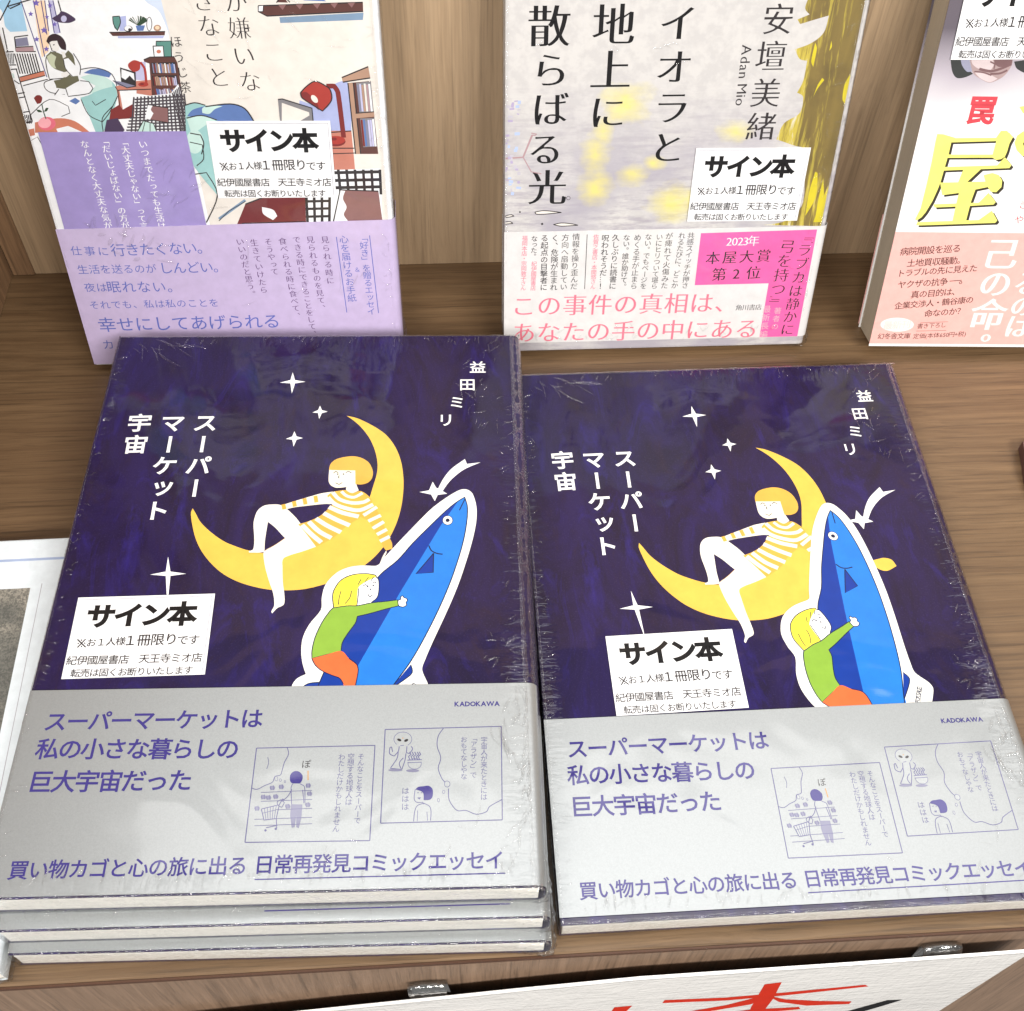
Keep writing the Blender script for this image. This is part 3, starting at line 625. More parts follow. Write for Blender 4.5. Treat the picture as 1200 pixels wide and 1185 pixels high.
  ["p","paper",[[76.86,31.94],[76.84,31.77],[76.76,31.65],[76.64,31.6],[76.52,31.65],[76.41,31.78],[76.36,31.95],[76.38,32.12],[76.46,32.24],[76.58,32.28],[76.71,32.23],[76.81,32.11]],0],
  ["p","blueink",[[78.25,31.45],[78.23,31.25],[78.14,31.12],[78.0,31.07],[77.85,31.12],[77.73,31.26],[77.67,31.46],[77.69,31.65],[77.79,31.79],[77.93,31.84],[78.08,31.78],[78.2,31.64]],0],
  ["p","paper",[[78.14,31.45],[78.12,31.32],[78.07,31.22],[77.99,31.19],[77.89,31.23],[77.82,31.32],[77.79,31.46],[77.8,31.59],[77.85,31.68],[77.94,31.71],[78.03,31.68],[78.1,31.58]],0],
  ["p","blueink",[[113.81,43.85],[113.69,43.13],[113.33,42.48],[112.75,41.98],[112.01,41.66],[111.18,41.56],[110.35,41.69],[109.59,42.04],[108.98,42.56],[108.58,43.22],[108.42,43.95],[108.53,44.68],[108.89,45.32],[109.48,45.84],[110.22,46.16],[111.05,46.26],[111.89,46.13],[112.65,45.78],[113.26,45.24],[113.66,44.58]],0],
  ["p","paper",[[113.66,43.85],[113.55,43.18],[113.2,42.58],[112.65,42.11],[111.96,41.81],[111.18,41.72],[110.39,41.84],[109.67,42.17],[109.1,42.66],[108.72,43.27],[108.57,43.95],[108.68,44.62],[109.02,45.23],[109.57,45.7],[110.27,46.0],[111.06,46.09],[111.85,45.97],[112.57,45.65],[113.14,45.15],[113.52,44.53]],0],
  ["p","paper",[[109.37,42.48],[112.8,42.41],[112.1,40.42],[112.05,36.85],[110.32,35.15],[108.86,34.87],[108.82,36.28],[109.66,37.69],[109.87,40.47]],1],
  ["l","blueink",[[110.13,41.66],[109.88,40.07],[108.74,38.66],[107.38,39.48],[107.47,41.31],[107.91,41.54],[108.26,39.94]],0.25,1],
  ["l","blueink",[[112.37,41.62],[112.27,39.62],[113.17,39.36],[114.03,40.78],[113.56,41.6]],0.25,1],
  ["l","blueink",[[109.89,39.91],[109.65,38.08],[108.81,36.52],[107.76,34.89],[110.93,34.52],[110.29,36.49],[111.42,38.05]],0.25,1],
  ["l","blueink",[[112.13,39.38],[111.89,37.25],[111.08,34.51]],0.25,1],
  ["p","ink",[[110.7,43.38],[110.5,43.22],[110.14,43.23],[109.75,43.42],[109.49,43.7],[109.45,43.97],[109.65,44.13],[110.01,44.12],[110.4,43.94],[110.66,43.66]],0],
  ["p","ink",[[112.71,43.75],[112.69,43.48],[112.44,43.2],[112.06,43.04],[111.7,43.04],[111.49,43.21],[111.51,43.48],[111.76,43.75],[112.14,43.92],[112.5,43.92]],0],
  ["l","blueink",[[110.43,41.82],[111.47,41.96]],0.2,1],
  ["p","greyblue",[[111.3,34.27],[111.03,34.08],[110.29,33.96],[109.26,33.92],[108.23,34.0],[107.47,34.15],[107.19,34.36],[107.46,34.55],[108.21,34.67],[109.23,34.71],[110.27,34.63],[111.02,34.47]],0],
  ["p","greyblue",[[116.09,34.02],[115.84,33.79],[115.14,33.64],[114.19,33.59],[113.23,33.67],[112.53,33.86],[112.26,34.1],[112.51,34.33],[113.21,34.49],[114.17,34.53],[115.12,34.45],[115.83,34.26]],0],
  ["p","blueink",[[116.71,36.13],[116.63,35.59],[116.35,35.12],[115.92,34.75],[115.37,34.51],[114.76,34.44],[114.14,34.54],[113.58,34.79],[113.13,35.18],[112.84,35.67],[112.73,36.21],[112.81,36.74],[113.08,37.22],[113.52,37.6],[114.07,37.83],[114.68,37.9],[115.3,37.81],[115.87,37.55],[116.31,37.16],[116.61,36.67]],0],
  ["p","paper",[[116.57,36.13],[116.48,35.65],[116.23,35.21],[115.83,34.87],[115.32,34.66],[114.75,34.6],[114.18,34.68],[113.66,34.92],[113.25,35.27],[112.98,35.71],[112.87,36.2],[112.95,36.69],[113.2,37.12],[113.61,37.47],[114.12,37.68],[114.69,37.75],[115.26,37.66],[115.78,37.42],[116.2,37.06],[116.47,36.62]],0],
  ["p","paper",[[112.62,37.63],[116.76,37.55],[116.56,36.6],[112.86,36.68]],0],
  ["l","blueink",[[112.63,37.31],[116.77,37.39]],0.25,1],
  ["l","blueink",[[112.65,36.52],[116.71,36.6]],0.2,1],
  ["l","blueink",[[113.36,37.38],[112.89,38.42],[113.62,39.04],[113.16,39.84]],0.25,1],
  ["l","blueink",[[114.1,37.36],[113.64,38.4],[114.36,39.02],[113.9,39.83]],0.25,1],
  ["l","blueink",[[114.84,37.35],[114.38,38.39],[115.11,39.01],[114.64,39.81]],0.25,1],
  ["l","blueink",[[115.58,37.33],[115.12,38.37],[115.85,38.99],[115.39,39.8]],0.25,1],
  ["l","blueink",[[116.17,37.32],[115.71,38.36],[116.44,38.98],[115.98,39.79]],0.25,1],
  ["p","violet",[[117.2,29.28],[118.87,29.39],[119.98,28.3],[120.0,26.24],[119.29,25.27],[117.48,25.15],[117.23,27.44],[115.03,28.4],[115.96,29.15]],1],
  ["l","blueink",[[115.03,28.4],[114.8,25.59],[115.54,24.59],[117.28,24.55],[117.5,23.95]],0.22,1],
  ["l","blueink",[[117.5,24.25],[115.71,23.53],[115.02,21.83],[114.79,19.01]],0.22,1],
  ["l","blueink",[[117.5,24.25],[119.17,23.31],[119.62,21.73],[119.51,19.13]],0.22,1],
  ["l","blueink",[[115.88,22.18],[115.79,19.06]],0.16,1],
  ["l","blueink",[[118.47,21.75],[118.65,19.15]],0.16,1],
  ["l","blueink",[[115.63,27.32],[116.06,27.46]],0.2,1],
  ["l","blueink",[[116.65,27.3],[117.08,27.44]],0.2,1],
  ["p","blueink",[[115.66,25.95],[116.74,26.0],[116.25,25.33]],0],
  ["l","blueink",[[122.93,47.1],[121.44,44.68],[121.17,41.45],[122.24,37.84],[121.53,34.7],[122.58,31.56],[123.47,30.38]],0.24,1],
  ["p","blueink",[[125.0,29.81],[124.92,29.38],[124.68,29.03],[124.32,28.85],[123.94,28.86],[123.58,29.06],[123.34,29.41],[123.25,29.84],[123.33,30.28],[123.58,30.62],[123.93,30.81],[124.32,30.8],[124.67,30.6],[124.92,30.25]],0],
  ["p","paper",[[124.86,29.81],[124.79,29.45],[124.58,29.16],[124.29,29.0],[123.97,29.01],[123.67,29.17],[123.47,29.47],[123.4,29.84],[123.47,30.21],[123.67,30.5],[123.96,30.66],[124.29,30.65],[124.58,30.48],[124.78,30.18]],0],
  ["l","blueink",[[124.5,28.44],[124.72,25.01],[126.89,21.95],[129.42,21.9],[132.29,20.72],[135.18,21.4],[136.08,22.88],[139.6,24.85]],0.24,1],
  ["p","blueink",[[123.55,27.46],[123.5,27.2],[123.34,27.0],[123.12,26.94],[122.9,27.01],[122.74,27.21],[122.68,27.48],[122.74,27.75],[122.9,27.94],[123.11,28.01],[123.33,27.93],[123.49,27.73]],0],
  ["p","paper",[[123.44,27.46],[123.39,27.26],[123.28,27.11],[123.12,27.06],[122.96,27.12],[122.84,27.27],[122.8,27.48],[122.84,27.68],[122.95,27.83],[123.11,27.88],[123.27,27.82],[123.39,27.67]],0],
  ["p","blueink",[[122.04,25.06],[122.0,24.76],[121.87,24.54],[121.69,24.46],[121.51,24.55],[121.37,24.77],[121.32,25.08],[121.37,25.38],[121.5,25.6],[121.68,25.67],[121.86,25.59],[121.99,25.36]],0],
  ["p","paper",[[121.93,25.06],[121.9,24.82],[121.81,24.65],[121.69,24.58],[121.56,24.65],[121.47,24.83],[121.44,25.07],[121.47,25.31],[121.55,25.49],[121.68,25.55],[121.8,25.49],[121.89,25.31]],0],
  ["p","ochre",[[111.33,44.22],[111.27,44.11],[111.11,44.06],[110.95,44.11],[110.88,44.23],[110.95,44.34],[111.1,44.39],[111.26,44.34]],0],
],
 'fish':[
  ["p","card",[[76.99,60.5],[77.47,62.69],[78.72,64.56],[81.15,65.91],[79.83,69.66],[79.07,74.22],[79.27,78.85],[80.94,83.52],[84.07,88.59],[84.05,93.11],[84.9,98.03],[87.92,102.28],[91.42,104.4],[95.61,105.22],[100.46,105.0],[101.65,105.57],[103.08,107.9],[106.29,112.3],[112.26,120.17],[118.4,127.85],[123.43,132.54],[127.89,135.7],[130.46,135.91],[132.36,134.04],[133.58,128.85],[133.51,122.59],[132.18,114.96],[129.95,106.05],[127.19,96.69],[123.63,86.94],[119.6,76.85],[117.27,70.49],[116.34,66.75],[118.14,61.98],[118.03,59.55],[114.88,56.09],[111.18,52.22],[98.05,56.08],[76.84,57.09]],1],
  ["p","fishlight",[[129.67,132.63],[130.54,128.88],[130.44,123.4],[129.39,115.75],[127.51,107.55],[124.78,98.15],[121.25,88.36],[116.97,78.23],[112.81,69.74],[108.44,62.77],[105.77,58.42],[84.52,58.49],[84.9,60.98],[87.45,68.88],[91.26,76.66],[96.36,90.13],[101.84,101.0],[107.68,107.1],[112.41,113.72],[117.25,119.72],[122.83,126.38],[126.61,130.28]],1],
  ["p","fishdark",[[127.25,130.66],[122.83,126.38],[117.25,119.72],[112.41,113.72],[107.68,107.1],[101.84,101.0],[96.36,90.13],[91.26,76.66],[87.45,68.88],[84.9,60.98],[84.52,58.49],[95.7,58.29],[96.85,68.72],[109.22,95.54],[121.61,120.81]],0],
  ["p","fishdark",[[80.33,60.63],[80.9,61.87],[82.52,62.79],[85.31,63.05],[84.93,60.54],[82.84,58.52]],0],
  ["l","navyink",[[80.33,60.63],[80.9,61.87],[82.52,62.79],[85.31,63.05]],0.32,1],
  ["p","fishdark",[[112.83,68.58],[113.35,65.87],[111.25,63.67],[107.38,60.77],[108.99,63.39]],0],
  ["l","navyink",[[112.83,68.58],[113.35,65.87],[111.25,63.67],[107.38,60.77]],0.32,1],
  ["l","navyink",[[129.67,132.63],[130.54,128.88],[130.44,123.4],[129.39,115.75],[127.51,107.55],[124.78,98.15],[121.25,88.36],[116.97,78.23],[112.81,69.74],[108.44,62.77],[105.77,58.42]],0.34,1],
  ["l","navyink",[[129.67,132.63],[126.61,130.28],[122.83,126.38],[117.25,119.72],[112.41,113.72],[107.68,107.1],[101.84,101.0],[96.36,90.13],[91.26,76.66],[87.45,68.88],[84.9,60.98],[84.52,58.49]],0.34,1],
  ["p","navyink",[[125.67,122.92],[125.58,122.3],[125.33,121.74],[124.95,121.31],[124.46,121.03],[123.92,120.94],[123.38,121.04],[122.89,121.33],[122.5,121.78],[122.25,122.34],[122.16,122.97],[122.24,123.59],[122.48,124.15],[122.87,124.59],[123.36,124.87],[123.9,124.96],[124.45,124.86],[124.94,124.56],[125.33,124.11],[125.58,123.55]],0],
  ["p","card",[[125.48,122.92],[125.4,122.37],[125.18,121.88],[124.83,121.49],[124.4,121.25],[123.92,121.17],[123.43,121.26],[123.0,121.52],[122.65,121.91],[122.42,122.41],[122.34,122.96],[122.42,123.51],[122.64,124.01],[122.98,124.4],[123.42,124.65],[123.9,124.73],[124.39,124.64],[124.83,124.38],[125.18,123.98],[125.4,123.48]],0],
  ["p","navyink",[[124.6,122.94],[124.57,122.7],[124.47,122.48],[124.32,122.31],[124.13,122.21],[123.91,122.17],[123.7,122.21],[123.51,122.32],[123.35,122.5],[123.26,122.71],[123.22,122.95],[123.25,123.19],[123.35,123.41],[123.5,123.58],[123.69,123.68],[123.91,123.72],[124.12,123.68],[124.31,123.57],[124.47,123.39],[124.57,123.17]],0],
  ["l","navyink",[[117.78,112.74],[118.61,110.79],[120.34,109.65],[122.3,109.25]],0.42,1],
  ["l","navyink",[[129.79,131.91],[128.64,129.06],[127.87,127.1]],0.36,1],
  ["p","fishdark",[[119.36,109.66],[119.32,102.19],[113.76,101.69]],0],
  ["l","navyink",[[119.36,109.66],[119.32,102.19],[113.76,101.69],[119.36,109.66]],0.36,0],
  ["p","hairyellow",[[88.02,89.43],[87.45,93.75],[87.98,96.56],[89.88,99.74],[93.38,101.63],[97.57,102.0],[100.62,101.38],[101.13,100.51],[98.89,99.61],[96.57,97.86],[95.45,96.45],[95.51,92.93],[95.48,90.01],[92.24,89.85]],1],
  ["p","white",[[95.33,96.31],[96.56,98.0],[98.89,99.61],[101.01,100.65],[101.77,99.56],[102.05,95.65],[101.57,92.84],[99.86,91.12],[97.53,90.39],[95.31,89.87]],1],
  ["l","navyink",[[88.02,89.43],[87.45,93.75],[87.98,96.56],[89.88,99.74],[93.38,101.63],[97.57,102.0],[100.62,101.38],[101.13,100.51]],0.32,1],
  ["l","navyink",[[101.01,100.65],[101.83,99.56],[102.05,95.65],[101.57,92.84],[99.86,91.12]],0.32,1],
  ["l","navyink",[[95.56,96.45],[95.51,92.93],[95.31,89.87]],0.28,1],
  ["l","navyink",[[90.02,95.47],[89.57,93.02],[89.49,90.38]],0.26,1],
  ["l","navyink",[[93.35,95.57],[92.95,92.97],[91.6,90.76]],0.26,1],
  ["l","navyink",[[96.17,99.86],[95.26,97.73]],0.26,1],
  ["l","navyink",[[98.54,100.69],[97.32,98.56]],0.26,1],
  ["l","navyink",[[100.16,100.81],[99.38,99.24]],0.26,1],
  ["l","navyink",[[96.9,97.28],[97.65,97.84],[98.27,97.4]],0.26,1],
  ["l","navyink",[[99.96,98.52],[100.54,98.8],[101.04,98.36]],0.26,1],
  ["l","navyink",[[99.51,96.39],[99.3,95.76],[99.66,95.68]],0.26,1],
  ["l","navyink",[[98.54,94.15],[99.3,93.15],[100.15,93.91]],0.26,1],
  ["p","navyink",[[98.67,97.11],[98.6,96.89],[98.42,96.8],[98.22,96.9],[98.13,97.12],[98.2,97.35],[98.39,97.44],[98.58,97.34]],0],
  ["p","navyink",[[100.45,97.44],[100.38,97.22],[100.19,97.13],[100.0,97.22],[99.91,97.45],[99.98,97.68],[100.17,97.77],[100.36,97.67]],0],
  ["p","green",[[87.86,89.22],[92.24,89.92],[95.48,89.94],[99.87,90.91],[104.59,91.4],[108.13,91.9],[108.5,89.67],[104.69,88.62],[99.45,86.98],[95.68,86.01],[95.22,83.63],[93.09,79.96],[91.54,76.65],[91.32,73.69],[86.93,72.46],[82.56,71.23],[82.39,74.17],[83.03,78.79],[84.7,83.8],[86.77,87.86]],1],
  ["l","navyink",[[87.86,89.22],[92.24,89.92],[95.48,89.94],[99.87,90.91],[104.59,91.4],[108.13,91.9],[108.5,89.67],[104.69,88.62],[99.45,86.98],[95.68,86.01],[95.22,83.63],[93.09,79.96],[91.54,76.65],[91.32,73.69],[86.93,72.46],[82.56,71.23],[82.39,74.17],[83.03,78.79],[84.7,83.8],[86.77,87.86],[87.86,89.22]],0.3,1],
  ["p","orange",[[82.56,71.23],[86.93,72.46],[91.32,73.69],[93.88,71.04],[96.26,69.05],[96.86,67.43],[96.84,65.51],[96.36,61.72],[96.15,58.29],[93.02,58.34],[92.67,62.42],[91.42,64.34],[89.1,65.33],[85.88,66.98],[83.75,68.95]],1],
  ["l","navyink",[[93.88,71.04],[96.26,69.05],[96.86,67.43],[96.84,65.51],[96.36,61.72],[96.15,58.29]],0.3,1],
  ["l","navyink",[[92.67,62.42],[91.42,64.34],[89.1,65.33],[85.88,66.98],[83.75,68.95],[82.56,71.23]],0.3,1],
  ["p","white",[[108.26,91.69],[109.02,92.03],[109.11,93.01],[109.76,93.42],[110.19,92.64],[110.98,92.35],[111.24,91.43],[110.77,91.02],[111.04,89.9],[109.99,89.23],[108.49,89.81]],1],
  ["l","navyink",[[108.26,91.69],[109.02,92.03],[109.11,93.01],[109.76,93.42],[110.19,92.64],[110.98,92.35],[111.24,91.43],[110.77,91.02],[111.04,89.9],[109.99,89.23],[108.49,89.81],[108.26,91.69]],0.28,1],
  ["l","navyink",[[107.72,56.14],[113.84,62.35]],0.15,0],
  ["l","navyink",[[113.84,62.35],[114.92,61.51]],0.15,0],
  ["l","navyink",[[114.92,61.51],[109.08,55.49]],0.15,0],
  ["l","navyink",[[109.08,55.49],[107.72,56.14]],0.15,0],
  ["t","navyink","NOT FOR SALE",[108.46,56.09],[113.97,61.51],1.7,2,0.01,0,0],
],
 'label':[
  ["t","black","サイン本",[8.24,21.58],[33.4,21.56],9.6,0,0.045,0,0],
  ["t","ink","お１人様",[6.85,12.22],[15.7,12.4],3.9,0,0.01,0,0],
  ["l","ink",[[2.4,13.59],[5.4,10.68]],0.4,0],
  ["l","ink",[[4.89,13.6],[2.91,10.67]],0.4,0],
  ["p","ink",[[3.95,13.23],[3.91,13.04],[3.76,12.96],[3.57,13.05],[3.47,13.25],[3.5,13.44],[3.66,13.52],[3.84,13.43]],0],
  ["p","ink",[[4.33,11.02],[4.29,10.83],[4.14,10.75],[3.96,10.84],[3.85,11.04],[3.89,11.23],[4.04,11.3],[4.23,11.22]],0],
  ["p","ink",[[3.15,12.11],[3.12,11.92],[2.96,11.84],[2.78,11.93],[2.68,12.13],[2.71,12.32],[2.87,12.39],[3.05,12.31]],0],
  ["p","ink",[[5.12,12.14],[5.09,11.94],[4.93,11.87],[4.75,11.96],[4.65,12.15],[4.68,12.35],[4.84,12.42],[5.02,12.33]],0],
  ["t","ink","１冊限り",[18.61,12.55],[31.03,12.6],5.2,0,0.012,0,0],
  ["t","ink","です",[34.56,12.12],[38.03,12.1],3.7,0,0.01,0,0],
  ["t","ink","紀伊國屋書店",[2.01,6.12],[17.63,5.98],3.55,0,0.01,0,0],
  ["t","ink","天王寺ミオ店",[23.78,6.0],[39.7,5.86],3.55,0,0.01,0,0],
  ["t","ink","転売は固くお断りいたします",[3.89,1.78],[37.55,1.54],3.35,0,0.01,0,0],
],
 'P_print':[
  ["p","beige",[[53.74,139.63],[54.73,95.67],[56.01,50.49],[130.41,51.52],[120.27,188.17],[52.67,188.69]],0],
  ["p","skyblue",[[-0.96,170.21],[14.63,170.04],[9.7,140.39],[8.94,130.81],[3.45,130.65],[2.37,132.56],[2.67,137.36],[-0.14,140.56],[-1.81,150.84]],1],
  ["p","skypale",[[38.86,165.01],[52.77,164.84],[53.74,139.63],[54.44,127.75],[54.04,129.95],[52.3,136.47],[48.6,139.72]],1],
  ["p","peach",[[13.43,140.33],[17.0,140.27],[15.85,130.14],[14.01,124.13],[11.29,122.23],[12.36,132.37]],0],
  ["p","lilacpale",[[18.23,140.25],[19.57,140.22],[19.12,130.08],[17.35,129.56]],0],
  ["l","violet",[[9.54,140.4],[11.24,115.72]],0.3,0],
  ["l","violet",[[13.43,140.33],[12.3,122.49]],0.3,0],
  ["l","violet",[[17.0,140.27],[15.72,130.68]],0.3,0],
  ["l","violet",[[18.23,140.25],[17.38,130.11]],0.3,0],
  ["l","violet",[[19.57,140.22],[19.23,130.07]],0.3,0],
  ["l","violet",[[15.83,140.29],[14.9,129.61]],0.3,0],
  ["p","purple",[[11.73,137.04],[11.81,136.46],[12.43,136.4],[11.84,136.01],[11.82,135.4],[11.37,135.73],[10.75,135.42],[11.06,136.02],[10.69,136.43],[11.33,136.47]],0],
  ["p","purple",[[14.46,140.78],[14.58,139.98],[15.44,139.9],[14.62,139.34],[14.6,138.5],[13.97,138.96],[13.09,138.52],[13.53,139.36],[13.01,139.94],[13.91,139.99]],0],
  ["p","purple",[[14.64,132.17],[14.76,131.41],[15.56,131.33],[14.8,130.81],[14.78,130.01],[14.19,130.45],[13.37,130.03],[13.77,130.83],[13.29,131.37],[14.13,131.42]],0],
  ["p","purple",[[11.49,129.13],[11.58,128.51],[12.24,128.44],[11.61,128.01],[11.59,127.35],[11.11,127.71],[10.43,127.37],[10.77,128.03],[10.37,128.48],[11.06,128.52]],0],
  ["p","purple",[[13.77,125.96],[13.87,125.32],[14.53,125.26],[13.9,124.82],[13.88,124.15],[13.39,124.52],[12.72,124.18],[13.05,124.84],[12.65,125.29],[13.34,125.33]],0],
  ["p","purple",[[18.48,139.56],[18.57,138.99],[19.19,138.93],[18.6,138.54],[18.59,137.93],[18.14,138.26],[17.52,137.95],[17.82,138.55],[17.45,138.96],[18.09,139.0]],0],
  ["p","purple",[[16.55,135.89],[16.62,135.41],[17.13,135.36],[16.65,135.03],[16.64,134.53],[16.26,134.81],[15.75,134.55],[16.0,135.05],[15.69,135.39],[16.22,135.42]],0],
  ["p","purple",[[18.41,133.66],[18.49,133.11],[19.08,133.05],[18.52,132.68],[18.51,132.1],[18.08,132.42],[17.49,132.12],[17.78,132.69],[17.43,133.08],[18.04,133.12]],0],
  ["l","ink",[[21.17,140.19],[21.26,136.76]],0.4,0],
  ["p","purpledk",[[17.87,134.74],[20.36,135.98],[21.28,136.81],[22.89,136.36],[25.15,134.55],[25.09,133.86],[22.9,133.14],[19.95,133.31],[18.38,133.98]],1],
  ["p","lilacpale",[[22.46,134.44],[22.34,134.13],[22.14,133.85],[21.88,133.63],[21.58,133.49],[21.29,133.44],[21.02,133.5],[20.8,133.65],[20.65,133.88],[20.59,134.16],[20.63,134.48],[20.75,134.79],[20.95,135.07],[21.21,135.29],[21.5,135.43],[21.8,135.47],[22.07,135.42],[22.29,135.27],[22.44,135.04],[22.5,134.76]],0],
  ["l","ink",[[1.25,134.3],[6.24,140.45]],0.38,0],
  ["l","ink",[[1.41,132.04],[0.86,124.39]],0.38,0],
  ["l","ink",[[-1.68,124.17],[2.77,124.36]],0.38,0],
  ["l","ink",[[-2.89,120.0],[2.37,120.0]],0.38,0],
  ["l","ink",[[-3.38,118.32],[2.27,118.65]],0.38,0],
  ["l","ink",[[4.35,129.0],[8.84,129.46]],0.38,0],
  ["l","ink",[[4.35,129.0],[3.59,124.34]],0.38,0],
  ["l","ink",[[3.7,125.72],[9.51,125.88]],0.38,0],
  ["l","ink",[[3.59,124.34],[9.89,124.21]],0.38,0],
  ["l","ink",[[-2.6,117.17],[1.71,113.64]],0.38,0],
  ["l","ink",[[-2.11,118.86],[-3.46,100.2]],0.38,0],
  ["l","ink",[[2.0,118.66],[2.4,100.66]],0.38,0],
  ["l","ink",[[-2.69,109.97],[2.59,110.72]],0.38,0],
  ["l","ink",[[-2.83,108.51],[2.47,109.27]],0.38,0],
  ["l","ink",[[-2.83,103.49],[2.52,104.25]],0.38,0],
  ["l","ink",[[-3.26,99.9],[2.11,100.67]],0.38,0],
  ["l","ink",[[-3.87,116.63],[-3.0,97.77]],0.38,0],
  ["l","ink",[[4.92,138.64],[12.7,140.6]],0.38,0],
  ["l","ink",[[4.92,138.64],[5.52,137.94],[9.14,139.35]],0.38,0],
  ["l","ink",[[-1.49,123.89],[-2.26,120.44]],0.25,0],
  ["l","ink",[[2.86,123.69],[2.83,117.05]],0.42,0],
  ["l","ink",[[-2.34,103.18],[-2.7,100.06]],0.35,0],
  ["l","ink",[[-1.0,123.88],[-1.77,120.43]],0.25,0],
  ["l","ink",[[3.68,123.67],[3.66,117.03]],0.42,0],
  ["l","ink",[[-1.78,103.16],[-2.13,100.05]],0.35,0],
  ["l","ink",[[-0.51,123.87],[-1.27,120.42]],0.25,0],
  ["l","ink",[[4.5,123.65],[4.49,117.01]],0.42,0],
  ["l","ink",[[-1.21,103.15],[-1.56,100.04]],0.35,0],
  ["l","ink",[[-0.01,123.86],[-0.78,120.41]],0.25,0],
  ["l","ink",[[5.32,123.64],[5.32,117.0]],0.42,0],
  ["l","ink",[[-0.64,103.14],[-0.99,100.02]],0.35,0],
  ["l","ink",[[0.48,123.85],[-0.28,120.4]],0.25,0],
  ["l","ink",[[6.14,123.62],[6.15,116.98]],0.42,0],
  ["l","ink",[[-0.08,103.12],[-0.42,100.01]],0.35,0],
  ["l","ink",[[0.97,123.84],[0.21,120.39]],0.25,0],
  ["l","ink",[[6.97,123.6],[6.99,116.96]],0.42,0],
  ["l","ink",[[0.49,103.11],[0.15,99.99]],0.35,0],
  ["l","ink",[[1.46,123.83],[0.71,120.38]],0.25,0],
  ["l","ink",[[7.79,123.59],[7.82,116.94]],0.42,0],
  ["l","ink",[[1.06,103.09],[0.72,99.98]],0.35,0],
  ["l","ink",[[1.96,123.82],[1.2,120.37]],0.25,0],
  ["l","ink",[[8.61,123.57],[8.65,116.92]],0.42,0],
  ["l","ink",[[1.63,103.08],[1.29,99.96]],0.35,0],
  ["l","ink",[[2.45,123.81],[1.7,120.36]],0.25,0],
  ["l","ink",[[9.44,123.55],[9.49,116.9]],0.42,0],
  ["l","ink",[[2.19,103.07],[1.86,99.95]],0.35,0],
  ["p","greyblue",[[4.47,128.45],[8.42,128.92],[8.22,126.18],[4.05,125.99]],0],
  ["p","rosegrey",[[3.76,125.55],[9.48,125.77],[9.37,124.33],[3.59,124.34]],0],
  ["p","mintpale",[[-1.61,117.72],[0.72,117.1],[0.6,115.67],[-0.71,115.99]],0],
  ["p","rust",[[2.35,115.92],[10.85,117.84],[10.84,116.3],[2.29,114.32]],0],
  ["l","ink",[[2.35,115.92],[10.85,117.84]],0.3,0],
  ["l","ink",[[2.29,114.32],[10.84,116.3]],0.3,0],
  ["p","rust",[[-3.74,97.18],[2.32,98.24],[1.95,95.81],[-3.56,94.73]],0],
  ["l","ink",[[-5.43,99.35],[2.37,100.54]],0.35,0],
  ["l","ink",[[-3.37,92.25],[2.65,95.18],[5.77,82.54]],0.3,0],
  ["p","sheet",[[2.67,113.04],[11.34,115.03],[23.45,118.59],[30.07,118.17],[33.83,112.33],[32.53,106.5],[24.97,96.13],[18.03,96.31],[13.4,100.99],[2.72,101.85]],1],
  ["p","mint",[[22.13,115.48],[27.44,116.51],[31.96,114.11],[33.44,110.59],[31.95,106.51],[29.17,101.8],[25.33,96.43],[22.72,96.5],[21.71,103.18],[20.44,108.55],[24.75,109.92],[26.49,112.5]],1],
  ["p","mintpale",[[22.13,115.48],[27.44,116.51],[31.96,114.11],[32.07,112.08],[28.48,111.29],[23.55,109.65],[26.49,112.5]],1],
  ["p","bluepil",[[23.59,116.88],[26.7,118.12],[30.56,117.87],[32.56,116.28],[31.63,115.16],[27.36,116.17]],1],
  ["l","ink",[[2.67,113.04],[11.34,115.03]],0.3,1],
  ["l","ink",[[2.48,103.06],[10.12,108.21],[15.74,105.71],[15.72,103.33],[12.57,102.21]],0.25,1],
  ["l","ink",[[20.58,107.96],[21.85,102.58],[25.85,99.95],[28.86,103.01],[33.05,108.85]],0.3,1],
  ["l","ink",[[22.75,118.04],[27.91,118.5],[32.73,116.28],[33.57,111.18]],0.3,1],
  ["l","ink",[[24.12,107.29],[24.91,105.79],[28.81,107.77]],0.25,1],
  ["l","ink",[[25.33,96.43],[26.16,101.27],[30.55,105.36]],0.3,1],
  ["p","rust",[[3.17,100.34],[11.27,101.64],[16.72,100.42],[20.92,96.24],[2.2,96.72]],1],
  ["p","sheet",[[9.74,97.93],[14.02,98.85],[18.1,96.61],[9.96,96.52]],0],
  ["p","bluepil",[[16.47,107.47],[18.74,108.59],[20.15,107.38],[18.44,106.24]],0],
  ["p","pinkdk",[[10.03,99.74],[9.7,99.0],[9.1,98.34],[8.3,97.82],[7.38,97.5],[6.42,97.4],[5.53,97.55],[4.79,97.91],[4.28,98.46],[4.03,99.15],[4.09,99.89],[4.43,100.63],[5.03,101.29],[5.83,101.8],[6.74,102.12],[7.69,102.21],[8.57,102.07],[9.31,101.71],[9.83,101.17],[10.08,100.49]],0],
  ["p","pinkpale",[[8.55,100.02],[8.3,99.47],[7.86,98.97],[7.27,98.58],[6.6,98.34],[5.9,98.27],[5.25,98.38],[4.71,98.65],[4.34,99.06],[4.17,99.57],[4.21,100.13],[4.46,100.68],[4.91,101.18],[5.49,101.56],[6.16,101.8],[6.85,101.87],[7.5,101.77],[8.04,101.5],[8.41,101.09],[8.59,100.58]],0],
  ["l","greendk",[[7.19,106.81],[7.05,104.14],[7.2,101.44]],0.35,1],
  ["p","crimson",[[5.06,108.8],[6.27,109.71],[7.4,109.74],[7.9,108.85],[6.99,107.11],[5.65,106.78]],1],
